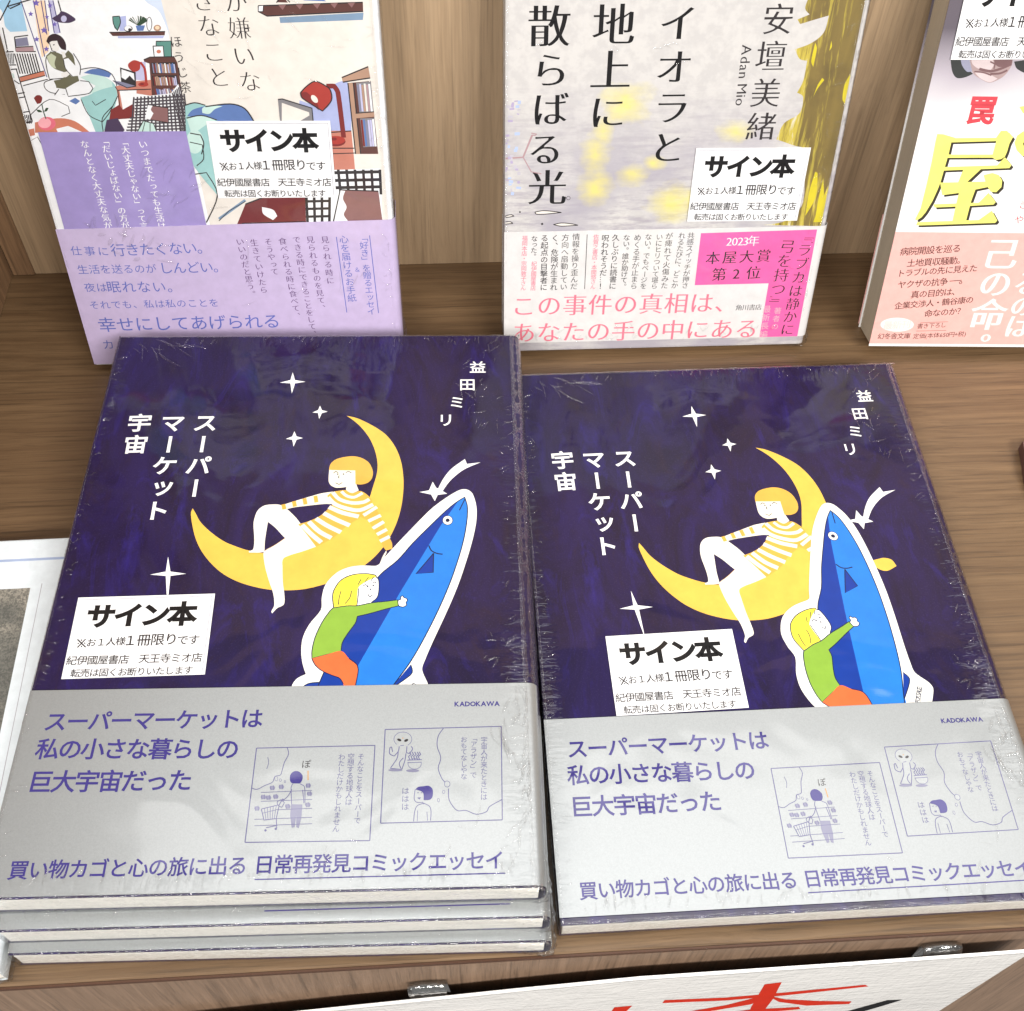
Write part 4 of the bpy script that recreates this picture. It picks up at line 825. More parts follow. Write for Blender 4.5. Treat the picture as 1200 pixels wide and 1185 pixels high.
  ["p","greendk",[[4.77,104.79],[6.04,104.64],[6.69,103.85],[5.27,103.89]],1],
  ["p","greendk",[[7.19,104.02],[8.22,105.3],[9.07,105.28],[8.22,104.23]],1],
  ["p","sheet",[[14.83,124.11],[12.6,121.92],[11.99,118.56],[11.93,115.13],[15.35,115.35],[22.41,116.62],[22.82,119.46],[21.85,123.41],[20.06,125.11]],1],
  ["l","ink",[[21.85,123.41],[23.1,119.45],[22.23,116.34],[17.03,115.31],[11.9,115.02],[11.99,118.56],[12.6,121.92],[14.83,124.11]],0.3,1],
  ["p","paper",[[15.0,126.87],[15.8,127.84],[17.6,127.37],[17.75,125.16],[16.45,123.96],[15.18,124.38]],1],
  ["l","ink",[[15.0,126.87],[15.18,124.38],[16.45,123.96]],0.25,1],
  ["l","ink",[[16.03,126.19],[16.53,126.4]],0.3,0],
  ["l","ink",[[15.09,125.1],[15.37,124.93]],0.25,0],
  ["p","hairdark",[[14.16,127.44],[15.3,129.06],[17.42,129.84],[19.36,128.87],[20.2,126.77],[19.78,124.45],[18.45,124.87],[17.84,126.15],[17.66,127.59],[15.69,127.41],[14.65,126.6]],1],
  ["p","olive",[[12.82,122.76],[14.8,124.0],[16.68,123.79],[18.54,123.03],[20.44,124.44],[21.64,122.57],[21.43,118.35],[21.57,113.19],[17.24,111.67],[13.39,112.1],[13.18,114.53],[16.47,115.32],[17.25,117.3],[14.48,118.5],[13.26,120.22]],1],
  ["p","olivepale",[[13.02,122.47],[14.69,123.56],[16.05,122.41],[14.92,120.19],[15.04,118.49],[13.59,119.37]],1],
  ["p","sheet",[[18.15,121.53],[19.8,121.88],[21.99,118.34],[22.16,116.05],[19.4,115.83],[18.09,118.42]],1],
  ["p","paper",[[16.23,117.04],[18.44,117.56],[19.03,116.58],[17.38,115.59],[16.05,115.9]],1],
  ["p","paper",[[18.02,124.04],[19.12,124.02],[19.25,122.34],[18.12,121.81]],1],
  ["l","ink",[[18.15,121.53],[18.09,118.42],[19.68,115.82]],0.28,1],
  ["p","sheet",[[16.44,111.86],[21.85,114.34],[24.59,113.99],[25.44,111.65],[23.62,109.94],[16.6,109.11]],1],
  ["l","ink",[[21.85,114.34],[24.59,113.99],[25.44,111.65],[23.62,109.94],[16.6,109.11],[16.44,111.86]],0.28,1],
  ["p","sheet",[[10.07,114.03],[13.02,115.0],[13.39,112.1],[11.29,110.52],[9.7,112.01]],1],
  ["l","ink",[[13.02,115.0],[10.07,114.03],[9.7,112.01],[11.29,110.52],[15.64,109.84]],0.28,1],
  ["p","sheet",[[12.19,109.63],[14.12,111.62],[16.01,111.29],[15.95,109.95]],1],
  ["l","ink",[[12.19,109.63],[14.12,111.62]],0.28,0],
  ["p","brown",[[35.0,129.93],[53.08,129.86],[52.67,128.61],[35.82,128.71]],0],
  ["p","skypale2",[[37.46,128.63],[52.48,128.5],[51.93,127.68],[37.42,127.97]],0],
  ["l","ink",[[35.0,129.93],[53.08,129.86]],0.3,0],
  ["p","skypale2",[[39.55,134.83],[41.51,135.06],[40.7,130.32],[38.37,130.25]],1],
  ["p","teal",[[37.21,134.87],[39.42,134.99],[39.3,132.95],[37.77,130.53],[36.97,131.37]],1],
  ["l","ink",[[37.21,134.87],[39.42,134.99],[39.3,132.95],[37.74,130.37],[36.99,132.45],[37.21,134.87]],0.3,1],
  ["p","greendk",[[44.86,131.76],[42.46,133.97],[41.98,133.63],[45.19,131.75]],0],
  ["p","greendk",[[44.86,131.76],[42.92,134.43],[42.55,134.13],[45.19,131.75]],0],
  ["p","greendk",[[44.86,131.76],[43.58,134.8],[43.39,134.51],[45.19,131.75]],0],
  ["p","greendk",[[44.86,131.76],[44.38,135.03],[44.41,134.76],[45.19,131.75]],0],
  ["p","greendk",[[44.86,131.76],[45.24,135.1],[45.51,134.83],[45.19,131.75]],0],
  ["p","greendk",[[44.86,131.76],[46.05,135.0],[46.57,134.72],[45.19,131.75]],0],
  ["p","greendk",[[44.86,131.76],[46.75,134.74],[47.48,134.44],[45.19,131.75]],0],
  ["p","greendk",[[44.86,131.76],[47.25,134.36],[48.15,134.02],[45.19,131.75]],0],
  ["p","greendk",[[44.86,131.76],[47.51,133.88],[48.51,133.51],[45.19,131.75]],0],
  ["p","bluepil",[[43.95,131.89],[46.99,131.94],[46.08,130.21],[44.14,130.19]],0],
  ["p","ink",[[42.76,130.93],[42.63,130.63],[42.37,130.36],[42.02,130.15],[41.61,130.02],[41.17,129.98],[40.76,130.03],[40.41,130.18],[40.15,130.4],[40.02,130.68],[40.02,130.98],[40.15,131.28],[40.4,131.55],[40.75,131.76],[41.16,131.89],[41.6,131.93],[42.01,131.87],[42.36,131.73],[42.62,131.51],[42.75,131.23]],0],
  ["p","sheet",[[42.45,131.04],[42.34,130.79],[42.13,130.57],[41.83,130.4],[41.49,130.29],[41.12,130.25],[40.78,130.3],[40.48,130.42],[40.27,130.61],[40.15,130.84],[40.15,131.09],[40.26,131.34],[40.47,131.56],[40.77,131.74],[41.11,131.85],[41.48,131.88],[41.82,131.83],[42.12,131.71],[42.33,131.53],[42.45,131.3]],0],
  ["p","ink",[[42.25,130.61],[42.19,130.46],[42.09,130.33],[41.96,130.22],[41.81,130.15],[41.65,130.13],[41.5,130.16],[41.38,130.23],[41.29,130.34],[41.25,130.48],[41.26,130.63],[41.32,130.78],[41.42,130.92],[41.55,131.02],[41.7,131.09],[41.86,131.11],[42.01,131.08],[42.13,131.01],[42.22,130.9],[42.26,130.76]],0],
  ["p","ink",[[49.38,132.33],[49.19,131.63],[48.93,130.99],[48.62,130.49],[48.29,130.17],[47.98,130.07],[47.71,130.18],[47.52,130.51],[47.42,131.02],[47.42,131.66],[47.52,132.36],[47.71,133.06],[47.97,133.69],[48.28,134.18],[48.6,134.5],[48.91,134.6],[49.17,134.49],[49.37,134.16],[49.47,133.66],[49.48,133.03]],0],
  ["p","sheet",[[49.16,132.33],[48.99,131.7],[48.78,131.12],[48.53,130.67],[48.27,130.38],[48.02,130.28],[47.82,130.39],[47.69,130.69],[47.62,131.15],[47.64,131.72],[47.73,132.36],[47.9,132.99],[48.12,133.56],[48.37,134.01],[48.63,134.29],[48.87,134.39],[49.06,134.28],[49.2,133.99],[49.27,133.54],[49.25,132.96]],0],
  ["p","tan",[[51.97,130.97],[51.85,130.66],[51.62,130.37],[51.31,130.15],[50.94,130.01],[50.56,129.96],[50.19,130.02],[49.88,130.17],[49.66,130.41],[49.55,130.7],[49.55,131.02],[49.68,131.34],[49.91,131.62],[50.22,131.84],[50.59,131.98],[50.97,132.03],[51.33,131.97],[51.64,131.82],[51.86,131.58],[51.98,131.29]],0],
  ["p","peach",[[51.5,131.09],[51.43,130.91],[51.29,130.74],[51.11,130.61],[50.89,130.53],[50.67,130.51],[50.45,130.54],[50.27,130.63],[50.14,130.76],[50.07,130.93],[50.07,131.12],[50.14,131.3],[50.28,131.47],[50.46,131.59],[50.68,131.68],[50.9,131.7],[51.12,131.67],[51.3,131.58],[51.43,131.44],[51.5,131.28]],0],
  ["p","teal",[[49.52,126.74],[54.42,126.75],[53.55,121.35],[50.98,121.4],[51.6,125.14],[49.19,125.08]],0],
  ["l","ink",[[49.19,125.08],[49.52,126.74],[54.42,126.75],[53.55,121.35]],0.35,0],
  ["p","sheet",[[48.21,125.21],[51.49,125.15],[51.11,121.51],[47.84,121.19]],0],
  ["l","ink",[[48.21,125.21],[51.49,125.15],[51.11,121.51],[47.84,121.19],[48.21,125.21]],0.35,0],
  ["p","rust",[[50.41,123.38],[50.34,123.19],[50.2,123.02],[50.02,122.89],[49.8,122.81],[49.57,122.78],[49.35,122.82],[49.16,122.91],[49.03,123.05],[48.96,123.22],[48.96,123.41],[49.04,123.6],[49.17,123.77],[49.36,123.9],[49.58,123.98],[49.81,124.01],[50.03,123.97],[50.21,123.88],[50.35,123.74],[50.42,123.57]],0],
  ["p","brown",[[44.23,120.81],[46.54,121.66],[54.5,121.61],[55.13,119.62],[54.73,108.34],[44.44,108.58],[45.82,119.53],[44.26,120.13]],0],
  ["p","ink",[[46.44,119.8],[54.49,119.8],[54.21,116.21],[45.97,116.11]],0],
  ["p","greyblue",[[46.68,119.61],[47.08,119.6],[46.88,116.37],[46.48,116.38]],0],
  ["p","crimson",[[47.13,119.32],[47.53,119.31],[47.39,116.36],[46.98,116.37]],0],
  ["p","greyblue",[[47.7,119.63],[48.1,119.62],[47.9,116.35],[47.49,116.36]],0],
  ["p","tan",[[48.22,119.7],[48.62,119.69],[48.41,116.34],[48.0,116.35]],0],
  ["p","sheet",[[48.64,119.25],[49.04,119.24],[48.91,116.33],[48.51,116.34]],0],
  ["p","bluepil",[[49.21,119.56],[49.61,119.55],[49.42,116.32],[49.01,116.33]],0],
  ["p","rosegrey",[[49.7,119.52],[50.11,119.51],[49.93,116.31],[49.52,116.31]],0],
  ["p","tan",[[50.15,119.2],[50.55,119.19],[50.44,116.29],[50.03,116.3]],0],
  ["p","sheet",[[50.72,119.53],[51.12,119.53],[50.94,116.28],[50.54,116.29]],0],
  ["p","tan",[[51.16,119.18],[51.56,119.17],[51.45,116.27],[51.05,116.28]],0],
  ["p","lilacpale",[[51.67,119.18],[52.07,119.17],[51.96,116.26],[51.55,116.27]],0],
  ["p","tan",[[52.24,119.53],[52.65,119.52],[52.47,116.25],[52.06,116.26]],0],
  ["p","bluepil",[[52.7,119.26],[53.1,119.25],[52.98,116.24],[52.57,116.25]],0],
  ["p","bluepil",[[53.26,119.55],[53.67,119.54],[53.48,116.23],[53.08,116.24]],0],
  ["p","lilacpale",[[53.7,119.21],[54.11,119.2],[53.99,116.22],[53.59,116.23]],0],
  ["p","ink",[[45.83,115.42],[54.12,115.47],[54.18,112.16],[45.6,112.07]],0],
  ["p","crimson",[[46.24,115.19],[46.64,115.18],[46.49,112.16],[46.08,112.17]],0],
  ["p","tan",[[46.73,115.12],[47.14,115.11],[47.0,112.15],[46.59,112.16]],0],
  ["p","tan",[[47.27,115.27],[47.68,115.26],[47.51,112.14],[47.1,112.15]],0],
  ["p","tan",[[47.72,114.93],[48.12,114.92],[48.02,112.13],[47.61,112.14]],0],
  ["p","lilacpale",[[48.19,114.76],[48.6,114.75],[48.53,112.12],[48.12,112.13]],0],
  ["p","tan",[[48.75,115.0],[49.16,114.99],[49.04,112.11],[48.64,112.11]],0],
  ["p","rosegrey",[[49.26,114.98],[49.67,114.97],[49.56,112.09],[49.15,112.1]],0],
  ["p","tan",[[49.79,115.08],[50.2,115.07],[50.07,112.08],[49.66,112.09]],0],
  ["p","sheet",[[50.23,114.74],[50.64,114.73],[50.58,112.07],[50.17,112.08]],0],
  ["p","crimson",[[50.82,115.15],[51.23,115.14],[51.09,112.06],[50.68,112.07]],0],
  ["p","tan",[[51.27,114.82],[51.68,114.81],[51.6,112.05],[51.19,112.06]],0],
  ["p","crimson",[[51.79,114.87],[52.2,114.86],[52.11,112.04],[51.71,112.04]],0],
  ["p","rosegrey",[[52.28,114.76],[52.69,114.75],[52.63,112.02],[52.22,112.03]],0],
  ["p","lilacpale",[[52.76,114.58],[53.17,114.57],[53.14,112.01],[52.73,112.02]],0],
  ["p","lilacpale",[[53.37,115.1],[53.78,115.09],[53.65,112.0],[53.24,112.01]],0],
  ["p","crimson",[[45.75,110.82],[46.16,110.81],[46.22,108.83],[45.81,108.84]],0],
  ["p","bluepil",[[46.3,111.01],[46.71,111.01],[46.73,108.82],[46.32,108.83]],0],
  ["p","bluepil",[[46.8,110.91],[47.21,110.9],[47.25,108.81],[46.84,108.82]],0],
  ["p","lilacpale",[[47.29,110.78],[47.7,110.77],[47.76,108.8],[47.35,108.81]],0],
  ["p","greyblue",[[47.77,110.61],[48.18,110.6],[48.28,108.78],[47.87,108.79]],0],
  ["p","lilacpale",[[48.29,110.64],[48.7,110.63],[48.79,108.77],[48.38,108.78]],0],
  ["p","lilacpale",[[48.86,110.96],[49.27,110.95],[49.31,108.76],[48.89,108.77]],0],
  ["p","rosegrey",[[49.39,111.03],[49.8,111.02],[49.82,108.75],[49.41,108.76]],0],
  ["p","sheet",[[49.89,110.92],[50.3,110.91],[50.33,108.74],[49.92,108.75]],0],
  ["p","greyblue",[[50.43,111.06],[50.84,111.05],[50.85,108.72],[50.44,108.73]],0],
  ["p","tan",[[50.84,110.55],[51.26,110.54],[51.36,108.71],[50.95,108.72]],0],
  ["p","bluepil",[[51.38,110.63],[51.79,110.62],[51.88,108.7],[51.47,108.71]],0],
  ["p","tan",[[51.97,111.04],[52.38,111.03],[52.39,108.69],[51.98,108.7]],0],
  ["p","rosegrey",[[52.45,110.85],[52.86,110.84],[52.91,108.68],[52.5,108.69]],0],
  ["p","beige",[[52.91,110.57],[53.32,110.56],[53.42,108.66],[53.01,108.67]],0],
  ["l","ink",[[44.23,120.81],[46.54,121.66],[54.5,121.61]],0.35,0],
  ["p","lilacpale",[[41.18,120.2],[44.65,120.12],[43.92,113.85],[40.02,114.22]],0],
  ["p","salmon",[[32.91,112.06],[38.66,113.67],[45.28,114.1],[44.44,108.58],[39.49,109.58],[39.74,110.74],[34.04,110.76],[33.72,104.09],[32.57,104.11],[33.16,110.6]],0],
  ["l","ink",[[32.91,112.06],[33.48,110.77],[44.63,110.92]],0.35,0],
  ["l","ink",[[33.48,110.77],[32.86,104.11]],0.3,0],
  ["p","crimson",[[29.71,104.18],[32.96,105.89],[33.72,104.09],[38.24,106.36],[36.8,101.01],[28.32,100.61]],0],
  ["p","purpledk",[[27.46,100.63],[31.33,101.14],[33.09,95.92],[25.55,96.12]],0],
  ["p","ink",[[35.93,118.49],[40.74,116.79],[39.91,112.08],[35.26,113.69]],0],
  ["p","sheet",[[36.3,117.86],[40.08,116.35],[39.74,113.94],[38.53,115.69],[36.81,114.29],[35.7,115.18]],0],
  ["p","greyblue",[[32.63,114.1],[35.26,113.69],[39.91,112.08],[36.78,111.57],[33.89,112.62]],0],
  ["l","ink",[[32.63,114.1],[36.78,111.57],[39.91,112.08]],0.3,0],
  ["p","lampred",[[38.92,119.57],[41.03,120.77],[42.97,120.16],[42.21,117.62],[40.2,116.92],[38.88,118.09]],1],
  ["l","lampred",[[42.95,120.05],[43.96,117.87],[43.45,112.7]],0.8,1],
  ["p","lampred",[[44.11,112.57],[43.98,112.32],[43.69,112.1],[43.27,111.93],[42.78,111.82],[42.24,111.79],[41.72,111.85],[41.27,111.97],[40.94,112.16],[40.74,112.39],[40.71,112.64],[40.85,112.89],[41.14,113.11],[41.55,113.28],[42.05,113.38],[42.58,113.41],[43.09,113.36],[43.54,113.24],[43.88,113.05],[44.08,112.82]],0],
  ["p","crimson",[[42.66,112.71],[42.61,112.61],[42.49,112.51],[42.32,112.44],[42.12,112.4],[41.91,112.38],[41.7,112.4],[41.52,112.46],[41.39,112.54],[41.31,112.64],[41.3,112.75],[41.36,112.85],[41.47,112.95],[41.64,113.02],[41.84,113.06],[42.05,113.08],[42.26,113.05],[42.44,113.0],[42.57,112.92],[42.65,112.82]],0],
  ["p","sheet",[[38.18,108.25],[50.89,109.31],[54.07,112.46],[54.58,105.97],[54.71,95.54],[31.97,96.13],[37.38,100.99]],0],
  ["l","checkink",[[38.38,108.37],[34.87,96.06]],0.55,0],
  ["l","checkink",[[39.59,108.43],[36.27,96.02]],0.55,0],
  ["l","checkink",[[40.81,108.49],[37.66,95.99]],0.55,0],
  ["l","checkink",[[42.02,108.55],[39.06,95.95]],0.55,0],
  ["l","checkink",[[43.24,108.61],[40.46,95.91]],0.55,0],
  ["l","checkink",[[44.46,108.67],[41.85,95.88]],0.55,0],
  ["l","checkink",[[45.67,108.73],[43.25,95.84]],0.55,0],
  ["l","checkink",[[46.89,108.79],[44.65,95.81]],0.55,0],
  ["l","checkink",[[48.11,108.85],[46.05,95.77]],0.55,0],
  ["l","checkink",[[49.32,108.91],[47.45,95.73]],0.55,0],
  ["l","checkink",[[50.54,108.97],[48.86,95.7]],0.55,0],
  ["l","checkink",[[51.76,109.03],[50.26,95.66]],0.55,0],
  ["l","checkink",[[52.97,109.09],[51.66,95.62]],0.55,0],
  ["l","checkink",[[54.19,109.15],[53.07,95.59]],0.55,0],
  ["l","checkink",[[55.41,109.21],[54.47,95.55]],0.55,0],
  ["l","checkink",[[38.49,107.54],[55.02,108.33]],0.55,0],
  ["l","checkink",[[38.26,106.48],[54.98,107.21]],0.55,0],
  ["l","checkink",[[38.03,105.41],[54.95,106.08]],0.55,0],
  ["l","checkink",[[37.81,104.35],[54.91,104.95]],0.55,0],
  ["l","checkink",[[37.58,103.27],[54.88,103.81]],0.55,0],
  ["l","checkink",[[37.35,102.2],[54.84,102.67]],0.55,0],
  ["l","checkink",[[35.39,101.16],[54.81,101.53]],0.55,0],
  ["l","checkink",[[34.87,100.09],[54.77,100.38]],0.55,0],
  ["l","checkink",[[34.34,99.01],[54.73,99.22]],0.55,0],
  ["l","checkink",[[33.82,97.92],[54.7,98.06]],0.55,0],
  ["l","checkink",[[33.29,96.84],[54.66,96.9]],0.55,0],
  ["l","checkink",[[51.52,109.59],[52.1,95.74]],0.4,0],
  ["l","checkink",[[52.12,110.05],[52.62,95.72]],0.4,0],
  ["l","checkink",[[52.73,110.5],[53.15,95.71]],0.4,0],
  ["l","checkink",[[53.33,110.96],[53.68,95.69]],0.4,0],
  ["l","checkink",[[53.93,111.41],[54.2,95.68]],0.4,0],
  ["l","checkink",[[54.53,111.86],[54.73,95.67]],0.4,0],
  ["p","mauve",[[42.55,105.54],[49.08,104.43],[48.23,99.14],[42.19,100.39]],0],
  ["l","ink",[[42.55,105.54],[49.08,104.43],[48.23,99.14],[42.19,100.39],[42.55,105.54]],0.4,0],
  ["p","sheet",[[42.55,105.54],[44.05,105.27],[43.19,103.86],[43.81,102.64],[42.19,100.39],[40.56,100.91]],1],
  ["p","mintpale",[[36.93,96.13],[39.79,100.02],[43.08,99.03],[43.6,95.83]],1],
  ["l","ink",[[36.93,96.13],[39.79,100.02],[43.08,99.03],[43.6,95.83]],0.3,1],
  ["l","ink",[[40.28,99.59],[38.68,96.08]],0.25,0],
  ["l","ink",[[41.98,99.36],[41.3,96.02]],0.25,0],
  ["p","brown",[[84.48,137.42],[118.51,137.91],[118.4,135.01],[86.81,134.11],[84.22,135.62]],0],
  ["l","ink",[[84.48,137.42],[118.51,137.91]],0.4,0],
  ["l","ink",[[84.22,135.62],[86.81,134.11],[118.4,135.01]],0.4,0],
  ["p","sheet",[[84.48,137.42],[86.16,137.51],[85.77,135.59],[84.22,135.62]],0],
  ["l","ink",[[84.48,137.42],[86.16,137.51],[85.77,135.59],[84.22,135.62],[84.48,137.42]],0.35,0],
  ["p","steel",[[90.82,133.68],[118.5,134.64],[118.06,132.32],[90.89,131.84]],0],
  ["p","bluepil",[[99.25,138.85],[102.62,141.18],[106.68,138.42]],0],
  ["p","brown",[[90.5,138.4],[92.13,141.36],[94.21,138.22]],0],
  ["l","ink",[[90.49,138.28],[92.67,140.75],[94.84,138.32]],0.4,0],
  ["p","mauve",[[91.0,137.49],[93.51,137.63],[92.18,135.96]],0],
  ["p","mauve",[[96.61,137.57],[99.12,137.71],[97.8,136.04]],0],
  ["p","mauve",[[102.23,137.65],[104.74,137.79],[103.44,136.12]],0],
  ["p","mauve",[[107.86,137.74],[110.37,137.87],[109.08,136.2]],0],
  ["p","mauve",[[113.49,137.82],[116.01,137.96],[114.74,136.29]],0],
  ["t","ink","が",[77.43,138.75],[77.43,138.75],7.4,0,-0.008,1,0],
  ["t","ink","嫌",[77.31,130.31],[77.31,130.31],7.4,0,-0.008,1,0],
  ["t","ink","い",[77.4,121.35],[77.4,121.35],7.4,0,-0.008,1,0],
  ["t","ink","な",[78.23,112.67],[78.23,112.67],7.4,0,-0.008,1,0],
  ["t","ink","き",[67.05,139.28],[67.05,139.28],7.4,0,-0.008,1,0],
  ["t","ink","な",[67.52,131.23],[67.52,131.23],7.4,0,-0.008,1,0],
  ["t","ink","こ",[67.6,122.82],[67.6,122.82],7.4,0,-0.008,1,0],
  ["t","ink","と",[67.97,114.34],[67.97,114.34],7.4,0,-0.008,1,0],
  ["t","ink","ほうじ茶",[55.97,126.51],[56.18,111.33],3.9,1,-0.004,0,0],
  ["p","mint",[[55.01,104.98],[58.45,105.97],[61.86,105.01],[77.31,98.72],[85.18,97.97],[90.08,71.87],[60.3,72.02],[53.22,86.15]],1],
  ["p","bluepil",[[54.99,101.33],[57.37,103.57],[63.15,104.92],[70.38,105.15],[75.05,103.55],[77.64,98.71],[69.2,97.68],[63.01,100.24]],1],
  ["p","mintpale",[[54.7,100.79],[59.94,101.48],[64.92,99.85],[60.63,97.9],[55.41,94.57]],1],
  ["p","mintpale",[[60.71,104.03],[63.15,104.92],[67.67,104.54],[64.89,103.59],[62.65,101.95],[60.42,102.35]],1],
  ["l","ink",[[55.05,105.18],[58.45,105.97],[61.86,105.01]],0.4,1],
  ["l","ink",[[61.78,104.54],[70.4,105.28],[75.05,103.55],[77.64,98.71]],0.45,1],
  ["l","ink",[[54.67,100.65],[59.94,101.48],[64.9,99.71]],0.4,1],
  ["p","mintpale",[[58.95,92.03],[58.57,90.69],[57.94,89.48],[57.1,88.53],[56.16,87.93],[55.19,87.74],[54.3,87.98],[53.58,88.63],[53.09,89.62],[52.89,90.84],[52.99,92.19],[53.38,93.52],[54.02,94.71],[54.85,95.64],[55.78,96.22],[56.74,96.41],[57.62,96.18],[58.34,95.55],[58.83,94.58],[59.04,93.37]],0],
  ["l","ink",[[54.88,95.28],[58.39,94.49],[58.97,91.32],[57.49,87.47]],0.4,1],
  ["p","periw",[[98.52,104.13],[105.79,110.66],[109.54,112.23],[112.37,110.85],[110.93,94.53],[97.5,94.87],[92.81,97.77],[94.11,105.93]],1],
  ["p","grey",[[86.82,106.44],[88.28,106.6],[98.08,103.13],[97.94,97.64],[86.5,97.93]],0],
  ["p","beige",[[87.98,105.26],[96.92,101.66],[96.93,100.56],[91.82,97.8],[87.03,97.92]],0],
  ["l","ink",[[86.82,106.44],[88.28,106.6],[98.08,103.13],[97.94,97.64]],0.4,0],
  ["p","salmon",[[97.5,94.87],[110.94,94.67],[111.04,71.99],[100.23,72.31],[100.41,84.12]],0],
  ["l","ink",[[101.78,94.06],[110.93,94.53]],0.4,0],
  ["l","ink",[[100.86,88.43],[111.39,88.14]],0.4,0],
  ["l","ink",[[100.64,86.28],[111.57,86.34]],0.35,0],
  ["l","crimson",[[103.82,110.58],[106.44,110.58],[107.53,108.3],[108.01,92.14]],1.7,1],
  ["p","lampred",[[94.76,108.59],[96.96,110.67],[100.1,112.44],[103.21,111.05],[105.01,109.35],[105.03,105.67],[103.41,103.34],[101.61,102.02],[98.52,104.13],[95.19,106.71]],1],
  ["p","crimson",[[94.76,108.59],[97.06,108.67],[100.21,104.43],[100.32,102.39],[98.52,104.13],[95.19,106.71]],1],
  ["p","beige",[[100.14,105.06],[99.72,104.94],[99.21,105.1],[98.72,105.5],[98.34,106.08],[98.16,106.7],[98.2,107.25],[98.46,107.62],[98.88,107.74],[99.38,107.58],[99.87,107.18],[100.25,106.61],[100.44,105.98],[100.4,105.43]],0],
  ["l","ink",[[94.76,108.59],[96.96,110.67],[100.1,112.44],[103.21,111.05],[105.01,109.35],[105.03,105.67],[101.61,102.02],[95.19,106.71],[94.76,108.59]],0.4,1],
  ["p","crimson",[[108.55,90.71],[108.33,90.15],[107.78,89.65],[106.96,89.26],[105.96,89.02],[104.86,88.96],[103.78,89.08],[102.82,89.37],[102.08,89.8],[101.64,90.32],[101.52,90.9],[101.75,91.46],[102.3,91.96],[103.12,92.34],[104.12,92.58],[105.22,92.64],[106.29,92.52],[107.24,92.23],[107.98,91.81],[108.43,91.28]],0],
  ["p","lampred",[[108.46,91.21],[108.25,90.73],[107.73,90.31],[106.95,89.99],[105.99,89.79],[104.93,89.74],[103.89,89.85],[102.97,90.09],[102.26,90.46],[101.83,90.9],[101.71,91.39],[101.92,91.86],[102.45,92.28],[103.23,92.6],[104.19,92.8],[105.24,92.85],[106.27,92.75],[107.19,92.5],[107.9,92.14],[108.34,91.69]],0],
  ["p","crimson",[[105.53,91.71],[105.47,91.54],[105.32,91.38],[105.1,91.27],[104.83,91.19],[104.53,91.17],[104.24,91.21],[103.99,91.29],[103.79,91.43],[103.67,91.59],[103.64,91.76],[103.71,91.93],[103.86,92.09],[104.08,92.21],[104.35,92.28],[104.64,92.3],[104.93,92.26],[105.19,92.18],[105.38,92.05],[105.5,91.89]],0],
  ["p","brown",[[111.25,111.53],[119.03,112.02],[119.75,85.76],[111.88,85.97]],0],
  ["p","tan",[[109.33,113.42],[118.62,116.94],[119.0,113.34],[109.51,111.84]],0],
  ["l","ink",[[109.33,113.42],[118.62,116.94]],0.45,0],
  ["l","ink",[[109.51,111.84],[118.98,113.08]],0.45,0],
  ["p","tan",[[111.25,111.53],[113.08,111.49],[113.45,85.93],[111.68,85.98]],0],
  ["l","ink",[[111.25,111.53],[111.68,85.98]],0.4,0],
  ["l","ink",[[113.08,111.49],[113.45,85.93]],0.4,0],
  ["p","grey",[[114.06,111.47],[119.15,111.89],[119.27,101.25],[114.3,101.03]],0],
  ["p","greyblue",[[114.2,110.76],[114.83,110.75],[114.98,101.49],[114.34,101.5]],0],
  ["p","lilacpale",[[115.02,111.12],[115.64,111.11],[115.78,101.47],[115.14,101.48]],0],
  ["p","tan",[[115.77,110.71],[116.4,110.69],[116.58,101.45],[115.94,101.46]],0],
  ["p","beige",[[116.6,111.19],[117.23,111.18],[117.38,101.43],[116.74,101.45]],0],
  ["p","rosegrey",[[117.36,110.87],[117.99,110.85],[118.18,101.41],[117.54,101.43]],0],
  ["p","sheet",[[118.16,111.03],[118.79,111.01],[118.98,101.39],[118.34,101.41]],0],
  ["p","grey",[[114.33,98.96],[119.37,99.04],[119.41,88.64],[114.61,88.41]],0],
  ["p","crimson",[[114.49,98.5],[115.14,98.48],[115.3,88.75],[114.64,88.77]],0],
  ["p","bluepil",[[115.31,98.61],[115.95,98.6],[116.11,88.73],[115.46,88.75]],0],
  ["p","greyblue",[[116.07,98.02],[116.71,98.0],[116.93,88.71],[116.28,88.72]],0],
  ["p","lilacpale",[[116.9,98.39],[117.54,98.37],[117.75,88.69],[117.09,88.7]],0],
  ["p","lilacpale",[[117.71,98.38],[118.35,98.36],[118.56,88.66],[117.91,88.68]],0],
  ["p","sheet",[[118.53,98.57],[119.17,98.55],[119.38,88.64],[118.73,88.66]],0],
  ["p","tan",[[112.95,100.85],[119.4,101.24],[119.4,99.46],[113.0,99.06]],0],
  ["l","ink",[[112.95,100.85],[119.4,101.24]],0.35,0],
  ["p","sheet",[[101.46,80.16],[120.03,80.26],[119.38,56.68],[99.14,57.35]],0],
  ["l","ink",[[101.97,80.35],[102.01,70.66]],1.0,0],
  ["l","ink",[[104.95,80.27],[104.93,70.58]],1.0,0],
  ["l","ink",[[107.93,80.18],[107.86,70.49]],1.0,0],
  ["l","ink",[[110.92,80.1],[110.79,70.4]],1.0,0],
  ["l","ink",[[113.91,80.01],[113.73,70.31]],1.0,0],
  ["l","ink",[[116.9,79.93],[116.67,70.22]],1.0,0],
  ["l","ink",[[119.9,79.84],[119.61,70.13]],1.0,0],
  ["l","ink",[[101.35,79.1],[120.33,78.98]],1.2,0],
  ["l","ink",[[101.05,76.11],[120.12,75.98]],1.2,0],
  ["l","ink",[[100.76,73.31],[119.92,73.18]],1.2,0],
  ["p","sheet",[[90.38,70.47],[101.47,70.35],[100.17,57.32],[88.88,57.69]],0],
